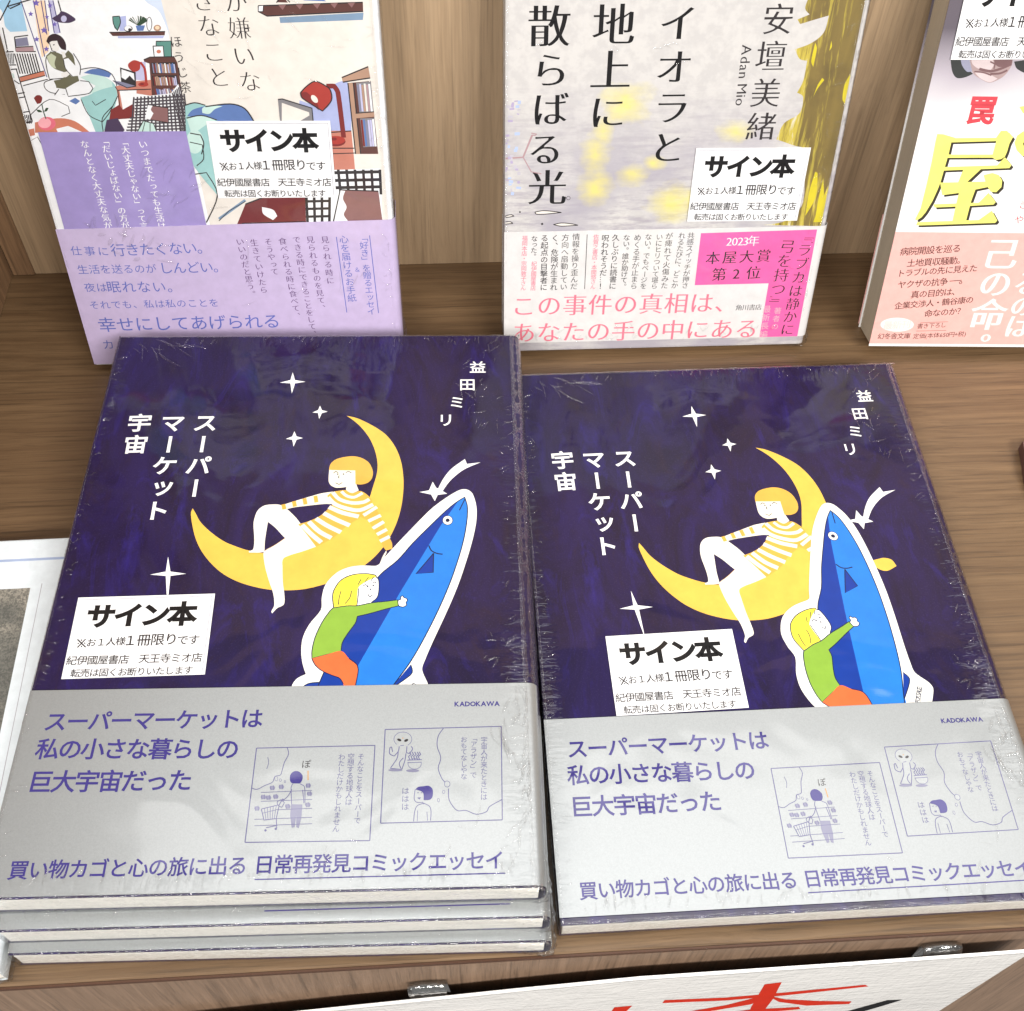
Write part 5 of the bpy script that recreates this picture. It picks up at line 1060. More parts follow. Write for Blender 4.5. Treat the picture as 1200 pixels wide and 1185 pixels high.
  ["l","ink",[[92.39,70.41],[91.57,58.74]],1.0,0],
  ["l","ink",[[95.2,70.33],[94.23,58.65]],1.0,0],
  ["l","ink",[[98.02,70.24],[96.9,58.57]],1.0,0],
  ["l","ink",[[100.85,70.15],[99.56,58.48]],1.0,0],
  ["l","ink",[[91.63,68.24],[100.75,68.18]],1.0,0],
  ["l","ink",[[91.29,65.26],[100.45,65.2]],1.0,0],
  ["l","ink",[[90.93,62.15],[100.13,62.08]],1.0,0],
  ["p","mauve",[[104.68,72.22],[118.79,71.47],[119.59,56.68],[100.17,57.32]],0],
  ["p","sheet",[[100.17,57.32],[104.68,72.22],[106.68,71.94],[105.59,68.91],[106.6,65.56],[105.31,62.58],[106.61,59.95],[104.29,57.18]],1],
  ["l","ink",[[100.8,58.44],[104.91,72.43],[118.79,71.47]],0.5,0],
  ["p","burgundy",[[64.91,58.49],[69.88,67.82],[76.25,70.14],[91.91,70.64],[90.93,57.63]],0],
  ["p","sheet",[[75.75,66.53],[79.62,65.3],[80.8,62.7],[79.07,61.18],[75.86,63.75]],1],
  ["l","ink",[[69.88,67.82],[76.25,70.14]],0.5,0],
  ["p","ink",[[67.76,60.43],[90.73,60.35],[90.57,59.0],[66.57,59.34]],0],
  ["l","steel",[[59.42,62.27],[70.13,69.45]],1.0,0],
  ["l","ink",[[59.29,61.49],[63.44,65.26],[70.05,68.91]],0.3,0],
  ["l","ink",[[51.0,79.7],[58.02,80.56],[60.52,71.93],[54.66,61.08]],0.4,1],
  ["l","ink",[[54.22,92.04],[58.35,90.91],[57.94,85.78],[55.06,83.26]],0.35,1],
],
 'P_panel':[
  ["p","panel",[[3.37,97.0],[53.63,96.07],[54.59,55.51],[2.96,57.25]],0],
  ["t","white","いつまでたっても生活は",[38.02,91.66],[38.34,60.27],3.0,1,0.0,1,0],
  ["t","white","「大丈夫じゃない」って言",[31.54,92.64],[31.82,60.48],3.0,1,0.0,1,0],
  ["t","white","「だいじょばない」の方が",[25.11,93.31],[25.18,60.92],3.0,1,0.0,1,0],
  ["t","white","なんとなく大丈夫な気が",[18.09,92.19],[19.0,61.13],3.0,1,0.0,1,0],
],
 'P_obi':[
  ["t","bluetext","仕事に",[5.13,51.3],[14.84,50.72],4.0,0,0,0,0],
  ["t","bluetext","行きたくない。",[20.4,51.02],[52.03,50.92],5.4,0,0,0,0],
  ["t","bluetext","生活を送るのが",[5.61,43.37],[30.82,42.83],4.0,0,0,0,0],
  ["t","bluetext","しんどい。",[36.42,42.88],[56.55,42.66],5.4,0,0,0,0],
  ["t","bluetext","夜は",[6.3,35.61],[10.75,35.44],4.0,0,0,0,0],
  ["t","bluetext","眠れない。",[15.26,35.53],[37.87,34.67],5.2,0,0,0,0],
  ["t","bluetext","それでも、私は私のことを",[6.15,27.83],[51.69,27.1],3.8,0,0,0,0],
  ["t","bluetext","幸せにしてあげられる",[8.96,18.77],[72.7,17.81],6.8,0,0.003,0,0],
  ["t","bluetext","カ",[7.34,9.65],[7.34,9.65],4.6,0,0,0,0],
  ["t","purpletext","見られる時に",[97.38,52.73],[97.63,35.18],3.0,1,0,1,0],
  ["t","purpletext","見られるものを見て、",[91.92,52.92],[93.27,23.29],3.0,1,0,1,0],
  ["t","purpletext","できる時にできることをして、",[86.8,53.09],[88.47,11.56],3.0,1,0,1,0],
  ["t","purpletext","食べられる時に食べて、",[81.51,52.65],[83.08,20.14],3.0,1,0,1,0],
  ["t","purpletext","そうやって",[76.16,52.58],[76.81,39.87],3.0,1,0,1,0],
  ["t","purpletext","生きていけたら",[70.9,52.39],[71.64,32.07],3.0,1,0,1,0],
  ["t","purpletext","いいのだと思う。",[65.77,52.94],[67.07,30.65],3.0,1,0,1,0],
  ["t","bluetext","「好き」を贈るエッセイ",[111.76,53.11],[112.32,20.75],3.4,1,0,0,0],
  ["t","bluetext","＆",[108.37,39.62],[108.37,39.62],2.4,0,0,0,0],
  ["t","bluetext","心を届けるお手紙",[104.42,52.62],[105.21,27.16],3.5,1,0,0,0],
  ["l","bluetext",[[114.19,54.03],[115.09,19.95]],0.3,0],
  ["l","bluetext",[[101.74,53.83],[102.65,20.73]],0.3,0],
],
 'M_print':[
  ["t","black","散",[14.88,127.68],[14.88,127.68],14.2,0,0.002,2,0],
  ["t","black","ら",[15.73,113.05],[15.73,113.05],12.6,0,0.002,2,0],
  ["t","black","ば",[16.13,99.37],[16.13,99.37],12.6,0,0.002,2,0],
  ["t","black","る",[14.62,84.76],[14.62,84.76],12.6,0,0.002,2,0],
  ["t","black","光",[15.82,70.14],[15.82,70.14],14.2,0,0.002,2,0],
  ["t","black","地",[37.0,127.96],[37.0,127.96],14.2,0,0.002,2,0],
  ["t","black","上",[36.89,112.79],[36.89,112.79],14.2,0,0.002,2,0],
  ["t","black","に",[36.71,97.96],[36.71,97.96],12.6,0,0.002,2,0],
  ["t","black","イ",[59.01,128.25],[59.01,128.25],12.6,0,0.002,2,0],
  ["t","black","オ",[59.18,113.59],[59.18,113.59],12.6,0,0.002,2,0],
  ["t","black","ラ",[59.71,99.31],[59.71,99.31],12.6,0,0.002,2,0],
  ["t","black","と",[59.53,84.72],[59.53,84.72],12.6,0,0.002,2,0],
  ["t","ink","○",[23.93,66.04],[23.93,66.04],2.0,0,0.0,0,0],
  ["t","ink","安",[93.49,129.24],[93.49,129.24],10.6,0,0.002,1,0],
  ["t","ink","壇",[92.92,116.93],[92.92,116.93],10.6,0,0.002,1,0],
  ["t","ink","美",[93.0,104.1],[93.0,104.1],10.6,0,0.002,1,0],
  ["t","ink","緒",[93.12,91.99],[93.12,91.99],10.6,0,0.002,1,0],
  ["t","ink","Adan Mio",[83.83,119.37],[84.14,101.21],4.8,3,0.004,1,0],
  ["p","gold",[[102.68,136.09],[102.21,132.85],[104.1,130.87],[100.18,129.26],[101.35,127.73],[105.69,129.01],[110.9,130.47],[110.12,124.84],[106.36,121.37],[101.03,119.33],[103.15,116.08],[106.0,115.36],[105.79,108.38],[104.31,104.27],[106.78,102.66],[106.47,96.86],[101.37,93.25],[99.57,87.3],[106.9,84.76],[110.13,83.49],[113.75,62.77],[108.73,55.47],[99.59,53.58],[123.83,52.65],[123.94,70.62],[124.75,108.13],[124.78,154.09],[124.17,188.45],[101.92,188.48],[104.51,154.22]],1],
  ["p","yellow",[[112.5,109.35],[111.29,106.89],[110.46,102.61],[111.4,105.46],[113.36,108.63]],1],
  ["p","yellow",[[122.13,110.28],[121.01,106.76],[121.27,101.74],[122.81,99.54],[123.27,104.59],[123.73,109.56]],1],
  ["p","yellow",[[116.26,74.71],[115.37,66.78],[115.54,56.99],[118.15,64.31],[117.32,73.9]],1],
  ["p","yellow",[[119.77,72.28],[119.47,63.47],[119.64,56.08],[121.57,62.62]],1],
  ["p","yellow",[[123.94,70.62],[122.07,68.26],[119.15,54.42],[123.91,54.33]],1],
  ["p","yellow",[[107.76,121.49],[107.44,115.34],[108.54,113.25],[108.7,119.45]],1],
  ["p","yellow",[[113.33,122.11],[113.27,118.71],[113.87,120.07]],1],
  ["p","beige",[[11.36,60.7],[14.55,61.21],[19.15,60.71],[21.45,60.34],[15.35,59.81],[11.91,59.88]],1],
  ["l","ink",[[11.36,60.7],[14.55,61.21],[19.15,60.71],[21.45,60.34],[15.35,59.81],[11.91,59.88],[11.36,60.7]],0.35,1],
  ["p","beige",[[18.54,55.49],[21.6,56.08],[25.47,55.67],[27.97,55.04],[21.65,54.76]],1],
  ["l","ink",[[18.54,55.49],[21.6,56.08],[25.47,55.67],[27.97,55.04],[21.65,54.76],[18.54,55.49]],0.35,1],
  ["p","beige",[[-0.3,59.31],[2.37,59.83],[3.52,59.24],[0.85,58.8]],1],
  ["l","ink",[[-0.3,59.31],[2.37,59.83],[3.52,59.24],[0.85,58.8],[-0.3,59.31]],0.35,1],
  ["p","beige",[[-0.29,56.86],[2.01,56.98],[3.16,56.3],[0.1,56.04]],1],
  ["l","ink",[[-0.29,56.86],[2.01,56.98],[3.16,56.3],[0.1,56.04],[-0.29,56.86]],0.35,1],
  ["l","rosegrey",[[-0.36,81.73],[6.64,82.15],[9.81,90.35]],0.7,0],
  ["l","rosegrey",[[9.43,91.09],[11.48,90.62],[10.9,90.18],[9.66,90.35]],0.4,0],
  ["l","rosegrey",[[6.64,82.15],[9.69,76.57],[13.44,75.73]],0.4,0],
  ["l","ink",[[13.92,55.58],[14.53,56.06]],0.8,0],
  ["l","ink",[[5.41,60.82],[6.02,60.81]],0.6,0],
  ["l","violetpale",[[4.36,100.77],[4.92,100.66]],1.0027573612961989,0],
  ["l","violetpale",[[1.07,82.15],[2.37,81.9]],0.9746242042942244,0],
  ["l","bluepale",[[3.71,85.51],[4.69,85.49]],1.2110870177472524,0],
  ["l","bluepale",[[4.22,70.54],[6.03,70.32]],0.8731774922314255,0],
  ["l","violetpale",[[2.29,101.87],[3.18,101.86]],0.7237222634167613,0],
  ["l","bluepale",[[2.27,68.28],[3.4,68.14]],1.2159342849078048,0],
  ["l","bluepale",[[3.44,90.83],[5.3,90.95]],1.078603664486685,0],
  ["l","bluepale",[[3.24,84.78],[4.4,84.76]],1.1483720408126312,0],
  ["l","bluepale",[[1.38,71.75],[2.52,71.74]],0.5996299098919098,0],
  ["l","greyviolet",[[1.08,97.19],[2.82,97.04]],0.8317895328894764,0],
  ["l","bluepale",[[1.09,74.22],[2.37,74.29]],0.5870366270841345,0],
  ["l","greyviolet",[[2.17,81.56],[2.73,81.45]],1.216888258856189,0],
  ["l","greyviolet",[[0.37,100.75],[1.73,100.69]],1.014229900300071,0],
  ["l","violetpale",[[4.18,98.13],[5.0,97.92]],0.4543463385151764,0],
  ["l","violetpale",[[4.06,100.76],[5.01,100.68]],0.47461285966411804,0],
  ["l","greyviolet",[[4.6,77.78],[5.07,77.94]],1.2423687639937286,0],
  ["l","violetpale",[[3.19,102.58],[4.46,102.71]],0.4326420948190726,0],
  ["l","greyviolet",[[1.29,77.38],[1.91,77.37]],0.6775470525308545,0],
  ["l","bluepale",[[2.25,101.15],[3.06,100.99]],1.034810626045689,0],
  ["l","violetpale",[[1.97,80.25],[2.88,80.45]],1.1095684028214716,0],
  ["l","greyviolet",[[4.58,75.95],[5.75,76.09]],1.2637580678384448,0],
  ["l","violetpale",[[0.78,88.63],[1.24,88.54]],0.6276702264711307,0],
  ["l","violetpale",[[0.11,87.48],[0.88,87.25]],0.609226456601029,0],
  ["l","greyviolet",[[1.8,82.68],[3.16,82.77]],0.7807152304862695,0],
  ["l","violetpale",[[2.11,101.49],[3.13,101.47]],0.47903921616657796,0],
  ["l","violetpale",[[-0.02,77.11],[0.58,77.09]],0.8179628000294563,0],
  ["l","violetpale",[[1.01,95.64],[2.76,95.51]],0.7903604819106986,0],
  ["l","violetpale",[[2.04,100.98],[3.07,100.78]],0.9969629043518728,0],
  ["l","greyviolet",[[2.08,69.53],[2.71,69.62]],1.285168966197987,0],
  ["l","greyviolet",[[1.43,79.39],[2.03,79.52]],1.097803924272318,0],
  ["l","bluepale",[[3.68,100.66],[5.02,100.77]],0.9298705559387875,0],
  ["l","violetpale",[[-0.21,90.24],[1.58,90.34]],0.8414008593046904,0],
  ["l","greyviolet",[[0.05,78.34],[0.7,78.37]],0.5095565321203026,0],
  ["l","violetpale",[[0.1,73.56],[1.51,73.45]],0.42220189538869096,0],
  ["l","greyviolet",[[2.99,78.02],[4.18,77.78]],0.5273198404822489,0],
  ["l","bluepale",[[1.48,72.97],[3.01,72.74]],1.1524050162151547,0],
  ["l","bluepale",[[0.99,86.25],[1.81,86.15]],1.0292837048077748,0],
  ["l","violetpale",[[-0.13,83.26],[0.41,83.02]],0.5318509431606083,0],
  ["l","violetpale",[[1.55,99.83],[3.26,99.97]],0.6667442675794262,0],
  ["l","greyviolet",[[0.67,79.56],[1.77,79.71]],0.8868039242030505,0],
  ["l","greyviolet",[[4.35,99.46],[5.52,99.59]],0.5417600535962497,0],
  ["l","violetpale",[[4.61,72.6],[5.6,72.6]],1.0469816381219506,0],
  ["l","violetpale",[[3.81,77.53],[4.84,77.52]],0.7644232111301226,0],
  ["l","greyviolet",[[3.27,78.65],[4.41,78.54]],1.2207717075395326,0],
  ["l","violetpale",[[-0.13,77.99],[1.1,78.02]],1.000274692060799,0],
  ["l","bluepale",[[4.46,102.24],[5.55,102.17]],1.134462911523781,0],
],
 'M_obi':[
  ["p","hotpink",[[75.67,51.01],[121.04,51.61],[121.4,2.64],[105.48,2.64],[105.52,28.77],[75.73,28.67]],0],
  ["t","paper","2023年",[87.18,47.09],[96.77,47.14],4.6,2,0.0,1,0],
  ["t","ink","本屋大賞",[81.62,40.29],[101.68,40.77],5.6,0,0.006,1,0],
  ["t","ink","第2位",[85.0,33.14],[98.76,33.5],5.8,0,0.006,1,0],
  ["t","ink","『ラブカは静かに",[117.72,48.8],[116.69,7.24],5.6,1,0.0,1,0.0],
  ["t","ink","弓を持つ』",[110.52,44.59],[109.73,19.78],6.0,1,0.0,1,0],
  ["t","pinkpale","著者の",[111.21,16.16],[111.2,8.87],3.0,1,0.0,0,0],
  ["t","pinkpale","最新長編",[106.57,17.0],[107.05,5.28],3.4,1,0.0,0,0],
  ["t","rosetext","この事件の真相は、",[7.62,20.89],[89.76,20.39],9.6,0,0.003,1,0],
  ["t","rosetext","あなたの手の中にある",[7.79,8.66],[99.56,8.03],9.6,0,0.003,1,0],
  ["t","ink","角川書店",[95.0,18.03],[103.08,18.06],2.7,0,0,1,0],
  ["t","ink","共感スイッチが押さ",[71.9,50.05],[71.89,28.55],2.9,1,0,0,0],
  ["t","ink","れるたびに、どこか",[68.4,50.12],[67.66,28.66],2.9,1,0,0,0],
  ["t","ink","が痺れて火傷みた",[63.43,50.01],[63.54,28.76],2.9,1,0,0,0],
  ["t","ink","いにヒリついて堪ら",[59.67,49.77],[59.55,28.63],2.9,1,0,0,0],
  ["t","ink","ない。でもページを",[55.38,49.87],[55.13,28.74],2.9,1,0,0,0],
  ["t","ink","めくる手が止まら",[51.22,49.64],[51.33,28.83],2.9,1,0,0,0],
  ["t","ink","ない。誰か助けて。",[46.95,49.73],[47.23,28.93],2.9,1,0.004,0,0],
  ["t","ink","久しぶりに読書に",[42.77,49.82],[42.82,29.04],2.9,1,0.006,0,0],
  ["t","ink","呪われそうだ…！",[38.72,49.69],[38.73,29.14],2.9,1,0.008,0,0],
  ["t","rosetext","佐賀之書店・本間悠さん",[35.12,50.3],[34.97,28.9],2.9,1,0.006,0,0],
  ["t","ink","情報を操り歪んだ",[27.4,50.47],[27.41,29.31],2.9,1,0,0,0],
  ["t","ink","方向へ扇動してい",[23.26,50.24],[23.34,29.18],2.9,1,0,0,0],
  ["t","ink","く、危険が生まれ",[19.32,50.11],[19.38,29.06],2.9,1,0.006,0,0],
  ["t","ink","る起点の目撃者に",[15.28,50.2],[15.42,29.15],2.9,1,0.008,0,0],
  ["t","ink","なった。",[11.35,50.07],[11.19,42.77],2.9,1,0.006,0,0],
  ["t","rosetext","紀伊國屋書店",[11.46,39.49],[11.26,28.92],2.9,1,0.006,0,0],
  ["t","rosetext","福岡本店・宗岡敦子さん",[7.7,50.36],[7.31,29.02],2.9,1,0.006,0,0],
  ["l","ink",[[31.6,51.44],[31.75,28.07]],0.25,0],
],
 'Y_print':[
  ["p","suit",[[5.02,115.27],[9.17,115.32],[13.18,110.96],[14.56,109.92],[11.8,108.61],[8.96,108.48],[6.85,110.67]],1],
  ["p","cuff",[[8.65,115.32],[11.57,115.35],[13.98,110.76],[12.15,110.65],[9.82,112.82]],1],
  ["p","skin",[[12.01,115.36],[20.97,115.47],[27.31,115.55],[27.6,113.04],[26.46,110.07],[24.73,108.34],[21.35,106.93],[17.66,108.25],[14.78,109.92],[13.22,112.44]],1],
  ["p","skinlt",[[12.45,115.36],[19.22,115.45],[21.11,113.38],[20.44,111.05],[16.3,111.63],[13.44,113.28]],1],
  ["p","skinlt",[[14.83,110.56],[18.85,110.39],[22.06,109.16],[23.85,108.33],[21.3,107.1],[17.61,108.42]],1],
  ["p","skindk",[[20.53,115.47],[27.31,115.55],[27.54,113.25],[23.6,112.36],[21.55,113.38]],1],
  ["l","skindk",[[16.3,111.63],[20.47,110.92],[23.78,111.73],[27.48,113.46]],0.9,1],
  ["l","skindk",[[20.73,109.99],[24.21,110.21],[26.54,111.34]],0.7,1],
  ["l","skindk",[[14.79,110.68],[17.94,110.47],[21.31,109.49]],0.5,1],
  ["l","skindk",[[19.57,114.2],[21.55,113.38],[21.58,111.7]],0.5,1],
  ["l","skindk",[[21.96,115.07],[24.83,114.27],[27.33,114.72]],0.5,1],
  ["p","suit",[[28.11,114.31],[42.6,116.58],[44.56,110.29],[35.85,109.76],[29.94,111.8]],1],
  ["t","redtext","罠",[21.08,96.92],[21.08,96.92],10.2,0,0.035,0,0],
  ["p","shadowink",[[7.96,87.61],[10.19,87.55],[14.94,86.29],[13.94,84.67],[14.07,80.2],[13.89,75.26],[13.71,69.42],[13.36,66.66],[12.44,61.96],[10.98,57.62],[9.83,55.42],[8.25,54.09],[7.52,54.52],[8.58,58.89],[8.6,67.46],[8.43,76.65],[7.95,85.2]],0],
  ["p","shadowink",[[12.16,86.13],[30.24,86.46],[30.58,85.26],[12.97,84.53]],0],
  ["p","shadowink",[[30.24,86.46],[31.32,89.08],[33.53,89.1],[36.43,86.73],[36.09,85.52],[35.79,84.31],[35.77,81.26],[35.48,79.42],[34.31,78.5],[32.56,78.16],[30.65,79.16],[30.63,85.06]],0],
  ["p","shadowink",[[13.1,79.99],[31.59,80.2],[32.72,79.06],[13.01,78.76]],0],
  ["p","shadowink",[[12.88,75.21],[33.55,76.1],[35.53,79.22],[38.87,76.16],[38.34,75.12],[12.81,73.84]],0],
  ["p","shadowink",[[21.11,74.31],[27.73,74.59],[23.66,69.31],[20.41,69.07]],0],
  ["p","shadowink",[[13.64,69.2],[30.76,69.81],[29.46,72.32],[32.51,73.18],[35.21,72.38],[37.04,70.3],[37.46,67.77],[36.05,65.72],[33.94,65.82],[32.25,67.72],[21.81,65.27],[15.6,64.35]],0],
  ["p","shadowink",[[21.78,66.97],[27.81,67.24],[27.34,61.68],[27.47,54.07],[22.25,53.79],[21.95,59.9]],0],
  ["p","shadowink",[[13.17,60.67],[30.53,61.5],[33.22,65.39],[36.94,61.78],[36.37,60.83],[27.11,60.17],[13.91,59.38]],0],
  ["p","shadowink",[[8.62,53.43],[32.41,54.56],[36.44,58.31],[39.63,54.41],[39.06,53.43],[10.62,52.13],[8.51,52.11]],0],
  ["p","shadowink",[[37.61,84.74],[37.86,87.35],[39.61,88.97],[45.86,89.64],[46.83,86.45],[41.24,86.19],[40.88,84.37],[41.93,82.76],[48.36,81.41],[49.17,78.75],[41.9,79.82],[39.24,81.92]],0],
  ["p","shadowink",[[35.62,97.79],[42.88,99.43],[44.3,94.77],[37.67,95.55]],0],
  ["p","lemon",[[6.98,88.31],[9.2,88.26],[13.95,87.0],[12.95,85.38],[13.07,80.93],[12.88,76.0],[12.7,70.16],[12.34,67.42],[11.42,62.72],[9.96,58.39],[8.8,56.2],[7.22,54.87],[6.49,55.3],[7.56,59.66],[7.6,68.21],[7.43,77.38],[6.97,85.91]],0],
  ["p","lemon",[[11.17,86.84],[29.23,87.17],[29.57,85.97],[11.98,85.25]],0],
  ["p","lemon",[[29.23,87.17],[30.32,89.78],[32.52,89.81],[35.41,87.45],[35.07,86.24],[34.77,85.03],[34.75,81.99],[34.45,80.15],[33.28,79.23],[31.54,78.88],[29.63,79.89],[29.62,85.77]],0],
  ["p","lemon",[[12.11,80.71],[30.57,80.92],[31.7,79.79],[12.01,79.48]],0],
  ["p","lemon",[[11.87,75.95],[32.52,76.84],[34.51,79.94],[37.84,76.9],[37.31,75.86],[11.8,74.58]],0],
  ["p","lemon",[[20.09,75.04],[26.71,75.32],[22.63,70.06],[19.39,69.81]],0],
  ["p","lemon",[[12.62,69.95],[29.73,70.56],[28.43,73.06],[31.49,73.92],[34.18,73.12],[36.0,71.05],[36.42,68.52],[35.0,66.47],[32.89,66.58],[31.21,68.47],[20.78,66.02],[14.58,65.1]],0],
  ["p","lemon",[[20.76,67.72],[26.78,68.0],[26.3,62.45],[26.42,54.85],[21.21,54.57],[20.91,60.67]],0],
  ["p","lemon",[[12.15,61.44],[29.48,62.26],[32.18,66.14],[35.89,62.55],[35.32,61.59],[26.07,60.94],[12.88,60.15]],0],
  ["p","lemon",[[7.59,54.21],[31.35,55.33],[35.38,59.09],[38.57,55.19],[38.0,54.22],[9.58,52.92],[7.48,52.89]],0],
  ["p","lemon",[[36.6,85.45],[36.85,88.06],[38.59,89.68],[44.84,90.35],[45.8,87.16],[40.22,86.9],[39.86,85.08],[40.9,83.48],[47.33,82.13],[48.13,79.48],[40.87,80.55],[38.22,82.64]],0],
  ["p","lemon",[[34.62,98.48],[41.88,100.11],[43.29,95.46],[36.67,96.24]],0],
  ["t","redtext","き",[47.05,61.59],[47.05,61.59],3.6,0,0.0,0,0],
  ["t","redtext","や",[47.06,55.5],[47.06,55.5],3.6,0,0.0,0,0],
],
 'Y_obi':[
  ["t","browntext","病院開設を巡る",[5.17,42.18],[25.49,43.69],3.9,0,0.006,0,0],
  ["t","browntext","土地買収騒動。",[8.97,37.36],[28.74,38.82],3.9,0,0.006,0,0],
  ["t","browntext","トラブルの先に見えた",[5.92,32.94],[34.34,35.41],3.9,0,0.006,0,0],
  ["t","browntext","ヤクザの抗争",[7.42,28.03],[23.95,29.48],3.9,0,0.006,0,0],
  ["l","browntext",[[26.16,29.79],[30.96,30.25]],0.3,0],
  ["t","browntext","。",[32.04,30.32],[32.04,30.32],3.9,0,0.006,0,0],
  ["t","browntext","真の目的は、",[13.66,23.76],[30.05,25.28],3.9,0,0.006,0,0],
  ["t","browntext","企業交渉人・鶴谷康の",[8.1,18.73],[36.46,21.63],3.9,0,0.006,0,0],
  ["t","browntext","命なのか？",[21.19,15.38],[34.2,16.71],3.9,0,0.006,0,0],
  ["p","paper",[[16.37,10.3],[16.36,9.58],[16.01,8.9],[15.33,8.28],[14.34,7.76],[13.11,7.37],[11.7,7.11],[10.17,7.02],[8.61,7.09],[7.09,7.32],[5.69,7.69],[4.48,8.19],[3.52,8.8],[2.86,9.47],[2.53,10.18],[2.55,10.9],[2.91,11.58],[3.61,12.19],[4.59,12.71],[5.81,13.1],[7.22,13.34],[8.73,13.44],[10.28,13.37],[11.79,13.15],[13.19,12.78],[14.4,12.28],[15.36,11.68],[16.03,11.01]],0],
  ["t","pinkpale2","最新刊",[5.72,9.9],[13.16,10.4],4.0,0,0.01,0,0],
  ["t","browntext","書き下ろし",[19.1,9.64],[28.6,10.22],2.9,0,0,0,0],
  ["l","browntext",[[18.85,11.18],[30.17,11.77]],0.15,0],
  ["l","browntext",[[18.06,7.4],[30.32,7.81]],0.15,0],
  ["t","browntext","幻冬舎文庫",[3.91,4.84],[14.78,5.06],2.7,0,0.006,0,0],
  ["t","browntext","定価(本体650円+税)",[18.53,4.9],[38.62,6.19],2.5,2,0,0,0],
  ["t","paper","己",[43.83,41.42],[43.83,41.42],13.5,0,0.014,2,0],
  ["t","paper","の",[45.06,28.67],[45.06,28.67],12.5,0,0.014,2,0],
  ["t","paper","命",[45.83,14.85],[45.83,14.85],14.5,0,0.014,2,0],
  ["t","paper","。",[51.24,7.48],[51.24,7.48],11,0,0.014,2,0],
  ["t","paper","は",[59.89,9.73],[59.89,9.73],11,0,0.014,2,0],
  ["t","paper","の",[59.16,18.93],[59.16,18.93],10,0,0.014,2,0],
  ["t","paper","る",[58.1,29.08],[58.1,29.08],11,0,0.014,2,0],
],
 'card_print':[
  ["p","brushred",[[-108.57,-29.65],[-107.96,-25.68],[-88.35,-28.87],[-69.29,-28.32],[-44.03,-26.44],[-42.53,-29.2],[-68.69,-32.63],[-87.94,-33.19]],0],
  ["p","brushred",[[-77.52,-14.84],[-72.36,-13.79],[-72.08,-36.25],[-73.18,-58.01],[-70.33,-114.74],[-75.44,-112.69],[-78.13,-46.51]],0],
  ["p","brushred",[[-77.74,-31.91],[-74.32,-29.53],[-78.66,-41.93],[-90.88,-47.09],[-103.31,-53.74],[-114.43,-66.83],[-100.92,-46.08],[-87.27,-40.16]],0],
  ["p","brushred",[[-74.74,-30.57],[-67.91,-38.29],[-55.66,-44.97],[-44.04,-49.62],[-44.21,-53.34],[-59.02,-50.7],[-69.59,-41.38]],0],
  ["p","brushred",[[-90.41,-52.46],[-77.75,-49.84],[-61.44,-51.76],[-60.32,-55.38],[-75.54,-56.49]],0],
  ["p","brushred",[[-123.93,-30.34],[-118.17,-29.93],[-120.67,-40.9],[-129.21,-91.14],[-133.89,-89.26]],0],
  ["p","black",[[-53.48,-76.82],[-40.97,-62.91],[-31.53,-52.07],[-26.24,-53.27],[-31.2,-60.47],[-44.31,-77.37]],0],
],
}

M_FILM = m_film(); M_PAGES = m_pages(); M_LABEL = m_plain('label_paper', PAL['labelwhite'], .5, True)
M_CARD = m_plain('sticker_paper', PAL['card'], .5, True)

# ------------------------------------------------------------------ the setting
def struct(name, me, mat, loc=(0,0,0)):
    o = link(name, me, None, [mat]); o.location = loc; o['kind'] = 'structure'; return o
W_SHELF = m_wood('shelf_wood', 'x', (122,97,70), (94,71,49), .40, 1.0, .8)
W_WALL = m_wood('panel_wood', 'z', (180,154,124), (158,133,105), .5, .55, .8)
W_WALL2 = m_wood('batten_wood', 'z', (150,118,88), (108,82,60), .5)
W_FRONT = m_wood('front_wood', 'z', (134,110,91), (108,87,70), .55, .9, 1.3)
W_EDGE = m_plain('edge_strip', (74,44,24), .5)
YF, YW = -.0145, .2805
struct('shelf', box_data(-.95, .95, YF, YW+.02, -.03, 0, .0006, 1), W_SHELF)
struct('back_wall', box_data(-.1868, .95, YW, YW+.018, .0001, .40), W_WALL)
struct('back_batten', box_data(-.1962, -.1869, YW-.001, YW+.017, .0001, .40, .0004, 1), W_WALL2)
struct('side_panel', box_data(-.2150, -.1964, .02, YW+.017, .0001, .40, .0005, 1), W_WALL2)
struct('back_wall', box_data(-.95, -.2151, YW, YW+.018, .0001, .40), W_WALL)
struct('edge_strip', box_data(-.95, .95, YF-.0007, YF-.0001, -.0022, -.0004), W_EDGE)
struct('shelf_front', box_data(-.95, .95, YF-.0004, YF-.0001+.016, -.40, -.0302), W_FRONT)
struct('shelf_front', box_data(-.95, .95, YF-.0006, YF-.0001, -.0301, -.0023), W_FRONT)

